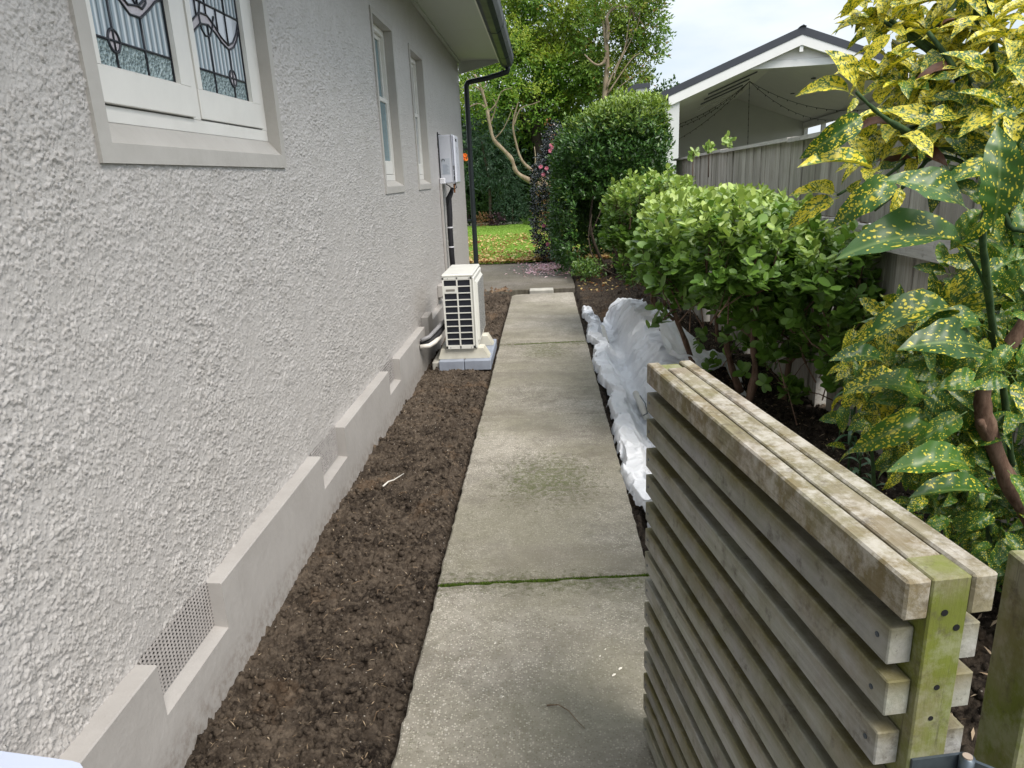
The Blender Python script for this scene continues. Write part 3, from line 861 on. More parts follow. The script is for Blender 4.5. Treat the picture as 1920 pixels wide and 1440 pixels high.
def surround(b, inner):
    a0, a1, c0, c1 = b; i0, i1, j0, j1 = inner; xa, xb = WX - .09, WX + .011
    mb = MB()
    mb.box(xa, xb, a0, a1, c0, j0 - .0); mb.box(xa, xb, a0, a1, j1, c1)
    mb.box(xa, xb, a0, i0, j0, j1); mb.box(xa, xb, i1, a1, j0, j1)
    return mb.build('window_surround', MAT['band'], house)


# big casement window
i0, i1, j0, j1 = 1.925, 3.190, 1.680, 2.77
surround(BW, (i0, i1, j0, j1))
fx = -1.18
mb = MB()
mb.box(fx - .05, fx, i0 + .001, i1 - .001, 1.738, 1.783, .002)             # bottom rail of the frame
mb.box(fx - .05, fx, i0 + .001, i0 + .045, 1.783, j1); mb.box(fx - .05, fx, i1 - .05, i1 - .001, 1.783, j1)
mb.box(fx - .05, fx + .001, 2.520, 2.574, 1.783, j1)                        # mullion
mb.box(fx - .05, fx, i0 + .045, i1 - .05, j1 - .05, j1 - .001)
win = mb.build('window', MAT['white'], house)
mb = MB(); mb.prism([(WX - .05, 1.69), (WX + .009, 1.6795), (fx + .0, 1.7375), (fx - .06, 1.7395), (fx - .06, 1.69)], 1, i0 + .001, i1 - .001)
mb.build('sill', MAT['band'], win)


def sash(y0, y1, z0, z1, g0, g1, h0, h1, x):
    mb = MB()
    mb.box(x - .035, x, y0, y1, z0, h0, .002); mb.box(x - .035, x, y0, y1, h1, z1, .002)
    mb.box(x - .035, x, y0, g0, h0, h1); mb.box(x - .035, x, g1, y1, h0, h1)
    mb.prism([(x - .02, h0 + .007), (x - .02, h0), (x - .002, h0)], 1, g0, g1)
    return mb.build('sash', MAT['white'], win)


sash(1.965, 2.518, 1.787, 2.72, 2.010, 2.447, 1.884, 2.66, fx + .012)
sash(2.578, 3.136, 1.787, 2.72, 2.613, 3.060, 1.884, 2.66, fx + .006)


def lead_panel(y0, y1, mir, x):
    """leaded light: y0..y1 glass width; mir mirrors the design"""
    Yf = (lambda t: y1 - t * (y1 - y0)) if mir else (lambda t: y0 + t * (y1 - y0))
    zb = 1.884; zl = 1.961; zt = 2.153
    a, b = .27, .64
    def pane(poly, kind):
        m_ = MB(); m_.add([(x, Yf(t), z) for t, z in poly], [tuple(range(len(poly)))]); return m_.build('pane', MAT[kind], win)
    for (p, q) in ((0, a), (a, b), (b, 1)): pane([(p, zb), (q, zb), (q, zl), (p, zl)], 'hammered')
    c1 = [(0, 2.085), (.10, 2.112), (.20, 2.128), (.30, 2.118), (.40, 2.085), (.52, 2.050), (.66, 2.052), (.80, 2.088), (.90, 2.118), (1, 2.132)]
    c1 = c1 if not mir else [(0, 2.155), (.07, 2.112), (.16, 2.080), (.27, 2.064), (.40, 2.080), (.50, 2.104), (.62, 2.122), (.76, 2.116), (.88, 2.086), (1, 2.050)]
    c2 = [(t, z + .026 - .010 * math.sin(t * 6)) for t, z in c1]
    import bisect
    def at(c, t):
        i = min(max(bisect.bisect([q[0] for q in c], t) - 1, 0), len(c) - 2); (t0, z0), (t1, z1) = c[i], c[i + 1]
        return z0 + (z1 - z0) * (t - t0) / (t1 - t0)
    for (p, q) in ((0, a), (a, b), (b, 1)):
        pts = [(t, z) for t, z in c1 if p < t < q]
        pane([(p, zl), (q, zl), (q, at(c1, q))] + pts[::-1] + [(p, at(c1, p))], 'ribbed')
    pane(c1 + c2[::-1], 'seedy')
    for (p, q) in ((0, a), (a, .45), (.45, b), (b, .82), (.82, 1)):
        pts = [(t, z) for t, z in c2 if p < t < q]
        pane([(p, at(c2, p))] + pts + [(q, at(c2, q)), (q, 2.19), (p, 2.19)], 'clear')
    pane([(0, 2.19), (1, 2.19), (1, 2.66), (0, 2.66)], 'ribbed')
    m_ = MB(); r = .0036
    def ln(pts, rr=r): m_.tube([(x + .002, Yf(t), z) for t, z in pts], rr, 6)
    ln([(0, zl), (1, zl)]); ln([(a, zb), (a, at(c1, a))]); ln([(b, zb), (b, at(c1, b))]); ln(c1); ln(c2)
    ln([(0, 2.19), (1, 2.19)]); ln([(a, at(c2, a)), (a, 2.66)]); ln([(b, at(c2, b)), (b, 2.66)]); ln([(.45, at(c2, .45)), (.45, 2.19)]); ln([(.82, at(c2, .82)), (.82, 2.19)])
    for e in ((0, zb, 0, 2.66), (1, zb, 1, 2.66), (0, zb, 1, zb)): ln([(e[0], e[1]), (e[2], e[3])], .0045)
    ln([(.50, 2.16), (.56, 2.11), (.62, 2.085), (.70, 2.08), (.76, 2.10), (.77, 2.14), (.72, 2.19)])
    ell = [(a + .065 * math.cos(k * math.pi / 10), zl + .030 * math.sin(k * math.pi / 10)) for k in range(21)]
    ln(ell, .0042)
    m_.build('lead_came', MAT['lead'], win, True)
    e2 = MB(); e2.add([(x + .0015, Yf(t), z) for t, z in ell[:-1]], [tuple(range(20))]); e2.build('pane', MAT['seedy'], win)


lead_panel(2.010, 2.447, False, fx - .010)
lead_panel(2.613, 3.060, True, fx - .016)
mb = MB(); mb.box(fx - .06, fx - .052, i0 - .01, i1 + .01, 1.70, j1 + .02); mb.build('backing', MAT['dark'], win)

# two narrow sash windows
for k, (a, b, c, d) in enumerate(SW):
    i0, i1, j0, j1 = a + .04, b - .042, 1.515, 2.66
    surround((a, b, c, d), (i0, i1, j0, j1)); x = -1.195
    mb = MB()
    mb.box(x - .05, x, i0 + .001, i1 - .001, 1.558, 1.603, .002); mb.box(x - .05, x, i0 + .001, i1 - .001, 2.615, 2.658, .002)
    mb.box(x - .05, x, i0 + .001, i0 + .035, 1.603, 2.615); mb.box(x - .05, x, i1 - .036, i1 - .001, 1.603, 2.615)
    w_ = mb.build('window', MAT['white'], house)
    mb = MB(); mb.prism([(x - .06, 1.50), (WX + .009, 1.50), (WX + .009, 1.5155), (x, 1.5575), (x - .06, 1.5575)], 1, i0 + .001, i1 - .001); mb.build('sill', MAT['band'], w_)
    for (z0, z1, xx, bot) in ((1.607, 2.166, x - .004, .098), (2.13, 2.612, x - .024 if k == 0 else x - .018, .028)):
        mb = MB(); y0, y1 = i0 + .037, i1 - .038
        mb.box(xx - .02, xx, y0, y1, z0, z0 + bot, .0015); mb.box(xx - .02, xx, y0, y1, z1 - .03, z1, .0015)
        mb.box(xx - .02, xx, y0, y0 + .038, z0 + bot, z1 - .03); mb.box(xx - .02, xx, y1 - .038, y1, z0 + bot, z1 - .03)
        mb.build('sash', MAT['white'], w_)
        mb = MB(); mb.add([(xx - .012, y0 + .03, z0 + .02), (xx - .012, y1 - .03, z0 + .02), (xx - .012, y1 - .03, z1 - .02), (xx - .012, y0 + .03, z1 - .02)], [(0, 1, 2, 3)])
        mb.build('pane', MAT['window'] if k == 0 else MAT['curtain_glass'], w_)
    mb = MB(); mb.box(x - .07, x - .055, i0 - .01, i1 + .01, 1.54, j1 + .01); mb.build('backing', MAT['dark'], w_)

# eave: soffit sheets, cover strips, fascia, gutter
SZ = 3.118
for (a, b) in ((-1.9, 1.4), (1.406, 3.8), (3.806, 6.2), (6.206, 8.55), (8.556, 10.74)):
    mb = MB(); mb.box(WX + .002, -.575, a, b, SZ, SZ + .012); mb.build('soffit_panel', MAT['soffit'], house)
mb = MB(); mb.box(WX - .1, -.56, -1.9, 10.76, SZ + .013, SZ + .03); mb.build('soffit_backing', MAT['dark'], house)
mb = MB(); mb.box(WX + .006, WX + .040, -1.9, 10.70, SZ - .030, SZ - .001); mb.build('soffit_bead', MAT['soffit'], house)
mb = MB(); mb.box(-.573, -.548, -1.9, 10.78, SZ - .035, SZ + .20); mb.build('fascia', MAT['white'], house)
mb = MB(); mb.prism([(WX + .0, SZ + .01), (-.575, SZ + .01), (-.575, SZ - .035), (WX + .0, SZ - .165)], 1, 10.742, 10.765); mb.build('eave_return', MAT['soffit'], house)
prof = [(-.546, 3.13), (-.540, 3.035), (-.50, 3.005), (-.44, 3.00), (-.395, 3.03), (-.368, 3.09), (-.362, 3.17), (-.372, 3.175), (-.378, 3.10), (-.402, 3.045), (-.44, 3.015), (-.50, 3.02), (-.53, 3.04), (-.536, 3.13)]
mb = MB(); mb.prism(prof, 1, -1.9, 10.80); gt = mb.build('gutter', MAT['gutter'], house)
for yy in (2.2, 5.2, 8.2, 9.9):
    mb = MB(); mb.prism([(p[0] * 1.0 + (.003 if p[0] > -.45 else 0), p[1] - .0035) for p in prof[:7]] + [(p[0], p[1]) for p in prof[7:]], 1, yy, yy + .05); mb.build('gutter_joint', MAT['gutter'], gt)
mb = MB(); mb.prism([(-.36, 3.18), (-9, 7.5), (-9, 7.42), (-.40, 3.14)], 1, -2.3, 10.95); mb.build('roof', MAT['nroof'], house)
# downpipe: drop, elbow, slanting run, elbow, fall
mb = MB(); px_ = -1.043
mb.tube([(-.445, 10.70, 3.03), (-.445, 10.705, 2.98), (-.455, 10.71, 2.955), (-.49, 10.715, 2.94), (-.75, 10.74, 2.885), (-.98, 10.75, 2.853), (-1.02, 10.75, 2.84), (px_, 10.75, 2.805), (px_, 10.75, 2.72), (px_, 10.75, .12), (px_, 10.75, -.05)], .036, 14)
dp = mb.build('downpipe', MAT['gutter'], house, True)
for z in (1.95, .95):
    mb = MB(); mb.tube([(px_, 10.75, z - .018), (px_, 10.75, z + .018)], .040, 14); mb.box(WX - .03, px_, 10.73, 10.765, z - .014, z + .014); mb.build('pipe_bracket', MAT['gutter'], dp)
mb = MB(); mb.box(-.49, -.475, 10.695, 10.71, 2.99, 3.06); mb.build('outlet_clip', MAT['galv'], gt)


# ================================================================== THINGS AGAINST THE HOUSE
# outdoor unit of a heat pump
hp = thing('heat_pump', 'ivory outdoor heat pump unit standing on a plinth between wall and path', 'heat pump', (-.745, 6.35, 0))
x0, x1, y0, y1, z0, z1 = -.885, -.632, 6.0, 6.70, .125, .775
mb = MB(); mb.box(x0, x1, y0 + .010, y1, z0, z1 - .012, .006); mb.build('casing', MAT['unit'], hp)
mb = MB(); mb.box(x0 - .004, x1 + .012, y0 - .002, y1 + .004, z1 - .024, z1, .009); mb.build('lid', MAT['unit'], hp)
mb = MB(); mb.box(x1, x1 + .022, y0 + .002, y1, z0 - .002, z1 - .026, .012); fr = mb.build('front_shell', MAT['unit'], hp)
gx0, gx1, gz0, gz1 = x0 + .016, x1 - .014, z0 + .030, z1 - .046
mb = MB(); mb.box(gx0, gx1, y0 + .004, y0 + .0085, gz0, gz1); cg = mb.build('coil', MAT['unit_dark'], hp)
rows = 10; ph = (gz1 - gz0) / rows; mb = MB(); fy0, fy1 = y0 - .004, y0 + .0095
for k in range(rows + 1): mb.box(gx0 - .012, gx1 + .012, fy0, fy1, gz0 + k * ph - .0040, gz0 + k * ph + .0040)
xm = (gx0 + gx1) / 2
for (a, b) in ((x0 + .001, gx0), (xm - .006, xm + .006), (gx1, x1 - .001)): mb.box(a, b, fy0 - .0015, fy1, z0 + .004, z1 - .026)
mb.box(x0 + .001, x1 - .001, fy0 - .0015, fy1, z0 + .002, gz0 - .003); mb.box(x0 + .001, x1 - .001, fy0 - .0015, fy1, gz1 + .003, z1 - .025)
mb.build('side_guard', MAT['unit'], hp)
mb = MB(); zt = gz0 + 8 * ph; mb.box(gx0, xm - .006, fy0 - .003, fy1, zt, zt + ph)
hd = mb.build('handle', MAT['unit'], hp)
mb = MB(); mb.box(gx0 + .014, xm - .02, fy0 - .0045, fy0 - .003, zt + ph * .3, zt + ph * .62); mb.build('handle_slot', m_plain('slot_grey', (.2, .19, .17), .6), hd)
# fan guard that bulges towards the path, with rows of slots
fx0 = x1 + .022
mb = MB(); mb.prism([(fx0 - .002, z0 + .05), (fx0 + .022, z0 + .075), (fx0 + .022, z1 - .10), (fx0 - .002, z1 - .065)], 1, y0 + .07, y1 - .05)
fg = mb.build('fan_guard', MAT['unit'], hp)
mb = MB()
for k in range(44):
    zz_ = z0 + .085 + k * .0109
    mb.box(fx0 + .021, fx0 + .0235, y0 + .085, y1 - .065, zz_, zz_ + .0052)
mb.build('fan_slot', m_plain('slot_shadow', (.10, .10, .10), .6), fg)['kind'] = 'stuff'
for (a, z) in ((x0 + .05, z1 - .035), (x1 - .02, z1 - .035), (x0 + .04, z0 + .014), (x1 - .03, z0 + .014)):
    mb = MB(); mb.tube([(a, fy0 - .004, z), (a, fy0 - .001, z)], .0035, 8); mb.build('screw', MAT['galv'], hp)
# plinth blocks of the unit
for (ya, yb) in ((6.02, 6.17), (6.50, 6.66)):
    mb = MB(); mb.prism([(-.965, .032), (-.515, .032), (-.565, .122), (-.935, .122)], 1, ya, yb); ft = mb.build('foot', MAT['foot'], hp)
    for k in range(7):
        b_ = MB(); xx = -.545 - .0; t = k / 7
        b_.prism([(-.515, .036), (-.511, .036), (-.558, .118), (-.563, .118)], 1, ya + .012 + k * .019, ya + .020 + k * .019); b_.build('rib', MAT['foot'], ft)
for (a, b) in ((-.955, -.735), (-.731, -.500)):
    mb = MB(); mb.box(a, b, 5.95, 6.78, -.06, .030, .006); mb.build('base_slab', MAT['slab'], hp)
mb = MB(); mb.box(-1.02, -.90, 5.98, 6.9, -.06, .018, .01); o = mb.build('cement_patch', MAT['pale_concrete']); tag(o, 'rough cement patch on the ground left of the heat pump', 'cement')

# pipes from the unit to the wall
t_ = thing('refrigerant_pipes', 'grey lagged pipes and cable bundle curving from the heat pump to the wall', 'pipes', (-1.0, 6.1, .3))
mb = MB(); mb.tube([(-1.13, 5.86, .22), (-1.05, 5.83, .222), (-1.00, 5.86, .232), (-.95, 5.95, .262), (-.92, 6.10, .30), (-.88, 6.2, .33)], .024, 10); mb.build('lagged_pipe', MAT['lagging'], t_, True)
mb = MB(); mb.tube([(-1.06, 5.78, .262), (-1.00, 5.83, .278), (-.955, 5.94, .315), (-.92, 6.1, .34), (-.88, 6.25, .36)], .017, 10); mb.build('grey_hose', m_plain('hose_grey', (.22, .22, .23), .45), t_, True)
mb = MB(); mb.tube([(-1.075, 5.78, .205), (-1.0, 5.80, .208), (-.96, 5.86, .225), (-.93, 5.99, .245)], .020, 10); mb.build('drain_hose', MAT['pvc'], t_, True)
mb = MB(); mb.tube([(-1.075, 7.38, .37), (-1.03, 7.25, .36), (-.97, 7.0, .34), (-.93, 6.75, .28), (-.90, 6.6, .22)], .009, 8); mb.tube([(-1.08, 7.36, .38), (-1.04, 7.1, .38), (-.97, 6.8, .33), (-.91, 6.5, .24)], .008, 8); mb.build('cable', m_plain('cable_grey', (.16, .15, .15), .5), t_, True)
mb = MB(); mb.box(WX, -1.06, 7.35, 7.55, .36, .49, .008); o = mb.build('isolator_box', MAT['plinth']); tag(o, 'small pale isolator box on the wall behind the heat pump', 'switch box')
mb = MB(); mb.box(WX, -1.072, 6.26, 6.52, .10, .37, .008); o = mb.build('pipe_cover', MAT['plinth']); tag(o, 'painted cover over the pipe hole low on the wall behind the heat pump', 'pipe cover')

# instant water heater on the wall
wh = thing('water_heater', 'pale grey boxed water heater mounted high near the far house corner', 'water heater', (-1.06, 8.3, 1.5))
mb = MB(); mb.box(WX + .006, -.990, 8.15, 8.50, 1.505, 2.015, .008); mb.build('body', MAT['heater'], wh)
mb = MB(); mb.box(-.990, -.985, 8.143, 8.507, 1.498, 2.022); mb.box(-.985, -.952, 8.150, 8.50, 1.502, 2.012, .016); cv = mb.build('front_cover', MAT['heater'], wh)
mb = MB(); mb.box(-.9525, -.949, 8.19, 8.30, 1.945, 1.972); mb.build('exhaust_slot', MAT['dark'], cv)
mb = MB(); mb.box(-.9525, -.9505, 8.23, 8.26, 1.83, 1.86, .001); mb.build('badge', m_plain('badge_grey', (.3, .31, .34), .4), cv)
for k in range(3):
    mb = MB(); z = 1.535 + k * .055; mb.box(-.984, -.976, 8.1475, 8.152, z, z + .045); mb.build('vent_slot', MAT['dark'], cv)
mb = MB(); mb.box(-1.11, -1.02, 8.1475, 8.151, 1.60, 1.77); lb = mb.build('rating_label', m_plain('label_blue_grey', (.46, .50, .56), .5), wh)
mb = MB()
for k in range(9): mb.box(-1.10, -1.03 - .012 * (k % 3), 8.1465, 8.1474, 1.612 + k * .011, 1.6155 + k * .011)
mb.build('small_print', m_plain('print_grey', (.2, .24, .3), .5), lb)
mb = MB()
pts = [(-1.092 + .014 * math.cos(t), 8.1455, 1.748 + .016 * math.sin(t)) for t in np.linspace(-.5, math.pi + .5, 12)]
mb.tube(pts, .003, 6); mb.build('warning_mark', MAT['dark'], lb)
mb = MB(); mb.box(WX + .001, WX + .006, 8.12, 8.53, 1.52, 2.03); mb.box(WX + .003, WX + .012, 8.13, 8.15, 2.03, 2.045); mb.build('wall_bracket', MAT['dark'], wh)
mb = MB(); mb.box(WX + .004, -1.075, 8.06, 8.13, 1.50, 1.565, .008); o = mb.build('junction_box', MAT['tape']); tag(o, 'little white junction box at the lower left of the water heater', 'junction box')
mb = MB(); mb.box(WX + .003, WX + .030, 8.04, 8.066, .30, 1.50, .003); o = mb.build('conduit', MAT['grey_conduit']); tag(o, 'thin pale conduit running down the wall beside the black lagged pipe', 'conduit')
lp = thing('lagged_pipe', 'thick black lagged pipe with white tape bands under the water heater', 'pipe', (-1.07, 8.3, .3))
mb = MB(); mb.tube([(-1.03, 8.3, 1.45), (-1.045, 8.29, 1.40), (-1.075, 8.27, 1.34), (-1.075, 8.27, 1.15), (-1.08, 8.26, 1.0), (-1.08, 8.26, .72), (-1.07, 8.27, .3)], [.018, .026, .034, .033, .031, .031, .031], 12); mb.build('lagging', MAT['lagging'], lp, True)
for z in (1.02, .80):
    mb = MB(); mb.tube([(-1.08, 8.26, z - .007), (-1.08, 8.26, z + .007)], .0335, 12); mb.build('tape_band', MAT['tape'], lp)
cb = thing('cables', 'loose black and copper coloured leads hanging under the water heater', 'cables', (-1.03, 8.2, 1.45))
mb = MB(); mb.tube([(-1.07, 8.1, 1.50), (-1.03, 8.12, 1.47), (-1.02, 8.2, 1.42), (-1.05, 8.2, 1.36), (-1.08, 8.18, 1.25)], .006, 6); mb.tube([(-.985, 8.25, 1.50), (-.975, 8.25, 1.455), (-1.0, 8.24, 1.44), (-1.03, 8.24, 1.46)], .006, 6); mb.build('black_lead', MAT['lagging'], cb, True)
mb = MB(); mb.tube([(-1.0, 8.26, 1.50), (-1.0, 8.26, 1.40)], .010, 8); mb.build('copper_valve', m_plain('copper', (.55, .22, .08), .4, metal=.6), cb, True)

# white lid at the near left corner
lid = thing('storage_box', 'white smooth box lid poking in at the bottom left beside the plinth', 'box', (-1.0, .95, 0))
mb = MB()
rc = [(-1.115, 1.102), (-.945, 1.076), (-.925, 1.070), (-.912, 1.060), (-.905, 1.045), (-.90, .62), (-1.085, .62)]
mb.prism([(a, b) for a, b in rc], 2, .485, .5); mb.build('lid', MAT['lid'], lid)
mb = MB(); mb.prism([(-1.095, 1.085), (-.93, 1.06), (-.915, .63), (-1.07, .63)], 2, -.02, .485); mb.build('body', MAT['lid'], lid)

# little things lying about
def stick(pts, r, label, mat='stick', name='twig', cat='twig'):
    mb = MB(); mb.tube(pts, [r * (1 - .6 * i / (len(pts) - 1)) for i in range(len(pts))], 6)
    o = mb.build(name, MAT[mat], None, True); return tag(o, label, cat)
stick([(-.055 + .02, 1.795, .004), (.0, 1.79, .010), (.03, 1.765, .010), (.055, 1.725, .007), (.075, 1.70, .004)], .0022, 'thin curved brown twig lying on the nearest path slab')
def Sg(px, py, dz=.0):
    d = RW @ np.array([px - 960, py - 720, FP]); t = (dz - 1.55) / d[2]; return CAM + d * t
p0, p1, p2, p3 = Sg(718, 912, .015), Sg(728, 903, .02), Sg(738, 900, .02), Sg(757, 888, .015)
stick([tuple(p0), tuple(p1), tuple(p2), tuple(p3)], .005, 'pale bare root lying on the brown earth by the second vent', 'pvc', 'root', 'root')
for k in range(26):
    x = rng.uniform(-1.02, -.52); y = rng.uniform(1.2, 5.6); a = rng.rand() * 6.28; l = rng.uniform(.02, .06)
    z = float(left_soil(np.array([x]), np.array([y]))[0]) + .012
    o = stick([(x, y, z), (x + l * .5 * math.cos(a), y + l * .5 * math.sin(a), z + .01), (x + l * math.cos(a + .3), y + l * math.sin(a + .3), z + .002)], .0022, 'thin dry root fibre lying on the brown earth by the house', 'stick', 'root_fibre', 'root')
    o['group'] = 'root fibres on the earth strip'
for k, (px, py) in enumerate(((1163, 1254), (1151, 1266), (1135, 1218), (1125, 1231), (928, 1207), (943, 1307))):
    q = Sg(px, py, .003); mb = MB(); s = .007 if k < 2 else .0035
    mb.add([(q[0] + s * 1.3 * math.cos(t) * .6 + s * .6 * math.sin(t), q[1] + s * math.sin(t), .004 + (.002 if i % 2 else 0)) for i, t in enumerate(np.linspace(0, 5.5, 8))] + [(q[0], q[1], .008)], [(i, (i + 1) % 8, 8) for i in range(8)] + [tuple(range(8))[::-1]])
    o = mb.build('shell_chip', MAT['shell']); tag(o, 'tiny white shell chip lying on the nearest path slab', 'shell chip', 'white chips on the path')
# heap of torn bark and leaves by the cross path
tr_ = thing('bark_heap', 'torn brown bark and dead leaves heaped behind the heat pump', 'bark heap', (-.75, 9.7, 0))
for k in range(16):
    mb = MB(); x = -.86 + .36 * rng.rand(); y = 9.45 + .5 * rng.rand(); a = rng.rand() * 3; l = rng.uniform(.06, .16); z = .0 + .10 * rng.rand() * (1 - abs(x + .72) * 3)
    dx, dy = math.cos(a) * l, math.sin(a) * l * .5; wv = rng.uniform(.012, .035)
    mb.add([(x, y, z), (x + dx * .5, y + dy * .5 + wv, z + .03), (x + dx, y + dy, z + .015), (x + dx * .5, y + dy * .5 - wv, z + .012), (x + dx * .5, y + dy * .5, z + .045)], [(0, 3, 4), (0, 4, 1), (4, 3, 2), (1, 4, 2)])
    mb.build('bark_scrap', MAT['stick' if k % 3 else 'bark'], tr_)


# ================================================================== GATE
gate = thing('slatted_gate', 'weathered double-sided slatted timber gate swung open beside the path', 'gate', (.385, .701, 0))
A = Vector((.385, .701, 0)); B = Vector((.236, 1.662, 0)); U = (B - A).normalized(); V = Vector((U.y, -U.x, 0))   # U along the gate, V away from the path
GL = (B - A).length; ang = math.atan2(U.y, U.x) - math.pi / 2
def gate_piece(name, mat, u0, u1, v0, v1, z0, z1, ch=.0025, parent=gate, bow=0):
    mb = MB(); mb.box(v0 - (v0 + v1) / 2, v1 - (v0 + v1) / 2, u0 - (u0 + u1) / 2, u1 - (u0 + u1) / 2, z0 - (z0 + z1) / 2, z1 - (z0 + z1) / 2, ch)
    o = mb.build(name, MAT[mat]); c = A + U * (u0 + u1) / 2 + V * (v0 + v1) / 2
    o.location = (c.x, c.y, (z0 + z1) / 2); o.rotation_euler = (0, 0, ang); adopt(o, parent); return o
TZ = 1.106; pitch = .0735; sh = .0485; st = .030; cw = .049
gate_piece('top_slat', 'gate_top', -.001, GL, 0, st, TZ - .051, TZ, .003)
gate_piece('top_slat', 'gate_top', -.001, GL, st + cw, 2 * st + cw, TZ - .051, TZ, .003)
gate_piece('top_rail', 'gate_top', .050, GL - .052, st + .005, st + cw - .002, TZ - .06, TZ - .002, .002)
gate_piece('end_post', 'gate_post', 0, .049, st + .001, st + cw - .001, .03, TZ - .001, .002)
gate_piece('end_post', 'gate_post', GL - .051, GL - .002, st + .001, st + cw - .001, .03, TZ - .006, .003)
gate_piece('middle_post', 'gate_post', GL / 2 - .022, GL / 2 + .022, st + .001, st + cw - .001, .03, TZ - .061, .002)
for k in range(1, 15):
    z = TZ + .004 - k * pitch; j = .0025 * rng.normal()
    for side in (0, 1):
        v0 = 0 if side == 0 else st + cw
        s_ = gate_piece('slat', 'gate_side', .010 + .004 * rng.rand() + (.0 if side else .006 * (k % 2)), GL - .001 - .003 * rng.rand(), v0, v0 + st, z - sh + j, z + j, .0017)
        if side == 0:
            for uu in (.038, GL - .024):
                mb = MB(); c = A + U * uu + V * (-.0012); mb.tube([(c.x, c.y, z - .024), ((c + V * .004).x, (c + V * .004).y, z - .024)], .0034, 8); mb.build('screw', MAT['galv'], s_)
for (dv, z, r) in ((.020, TZ - .045, .0042), (.037, TZ - .066, .0042), (.024, TZ - .145, .0036), (.022, TZ - .188, .0032)):
    c = A + V * (st + dv) - U * .0006; mb = MB(); mb.tube([tuple(c + Vector((0, 0, z))), tuple(c + U * .004 + Vector((0, 0, z)))], r, 10); mb.build('screw_hole', MAT['dark'], gate)
c = A + V * .020 - U * .0006
hg = thing('hinge', 'galvanised steel hinge plate at the near end of the slatted gate', 'hinge', (.44, .66, .9))
q = lambda u, v, z: tuple(A + U * u + V * v + Vector((0, 0, z)))
mb = MB(); HZ = .863
vs = [q(-.004, .034, HZ), q(-.004, .10, HZ), q(-.004, .10, .80), q(-.004, .034, .80)]; vs += [q(-.0005, .034, HZ), q(-.0005, .10, HZ), q(-.0005, .10, .80), q(-.0005, .034, .80)]
mb.add(vs, [(0, 1, 2, 3), (4, 7, 6, 5), (0, 4, 5, 1), (1, 5, 6, 2), (2, 6, 7, 3), (3, 7, 4, 0)]); mb.build('plate', MAT['galv'], hg)
mb = MB(); mb.tube([q(-.011, .098, .80), q(-.011, .098, HZ + .002)], .0085, 14); mb.build('barrel', MAT['galv'], hg, True)
mb = MB(); mb.tube([q(-.011, .098, HZ + .002), q(-.011, .098, HZ + .004)], .0055, 12); mb.build('pin', m_plain('pin_tan', (.3, .24, .19), .5), hg)
mb = MB(); mb.add([q(-.012, .104, HZ), q(-.06, .15, HZ), q(-.06, .15, .80), q(-.012, .104, .80), q(-.015, .101, HZ), q(-.063, .147, HZ), q(-.063, .147, .80), q(-.015, .101, .80)], [(0, 1, 2, 3), (4, 7, 6, 5), (0, 4, 5, 1), (1, 5, 6, 2), (2, 6, 7, 3), (3, 7, 4, 0)]); mb.build('strap', MAT['galv'], hg)
mb = MB(); c = q(-.0045, .056, HZ - .025); c2 = q(-.0065, .056, HZ - .025); mb.tube([c, c2], .0075, 12); mb.build('bolt_head', m_plain('bolt_rust', (.12, .10, .09), .5, metal=.5), hg)
mb = MB(); mb.box(.634, .722, .83, .915, -.1, 1.02, .003); o = mb.build('gate_post', MAT['gate_post']); tag(o, 'greenish timber gate post at the right edge beyond the hinge', 'post')


# ================================================================== TRENCH CLOTH AND PIPES
def cloth_z(u, Y):
    """cross-section of the lined trench; u 0..1 from the path edge to the shrub side -> x, z"""
    n1 = fbm(Y * 3.1 + 4, u * 2 + 1, 3, 51) - .5; n2 = fbm(Y * 9, u * 5 + 3, 3, 57) - .5; n3 = fbm(Y * 26 + u * 8, u * 14, 3, 61) - .5
    ku = np.array([0, .08, .22, .34, .45, .55, .70, .86, 1.0])
    kx = np.array([.405, .425, .52, .585, .64, .695, .765, .865, 1.02])
    kz = np.array([-.045, .020, .022, -.085, -.135, -.115, .02, .125, .10])
    x = np.interp(u, ku, kx); z = np.interp(u, ku, kz)
    ed = (fbm(Y * 2.6, Y * 0 + 2, 3, 71) - .5)
    x = x + ed * .12 * (1 - u) + n1 * .07 * u
    z = z + n1 * .08 * u + n2 * .016
    hi = sstep(4.8, 6.8, Y); z = np.where(u > .6, z * (.75 + .55 * hi) + .03 * hi, z)
    # sharp creases: across the flap, and raking down the high side
    def crease(t, w):
        t = np.abs((t % 1) - .5) * 2; return np.clip(1 - t / w, 0, 1)
    wob = n1 * 2.2 + n2 * .9
    z = z + crease(Y * 1.7 + u * 1.2 + wob, .30) * .030 * (1 - sstep(.4, .6, u)) + crease(Y * 3.9 - u * 1.6 + wob * 1.7, .45) * .010 * (1 - .4 * u)
    z = z + crease(Y * 4.3 + u * 2.4 + wob * 1.6, .45) * .030 * sstep(.45, .62, u) + crease(Y * 9.5 - u * 3.0 + wob * 2, .6) * .005
    x = x + crease(Y * 3.3 + 1.3 * u + wob, .7) * .045 * sstep(.45, .7, u) + crease(Y * 2.4 + wob, .8) * .03 * (1 - sstep(.1, .35, u))
    return x, z


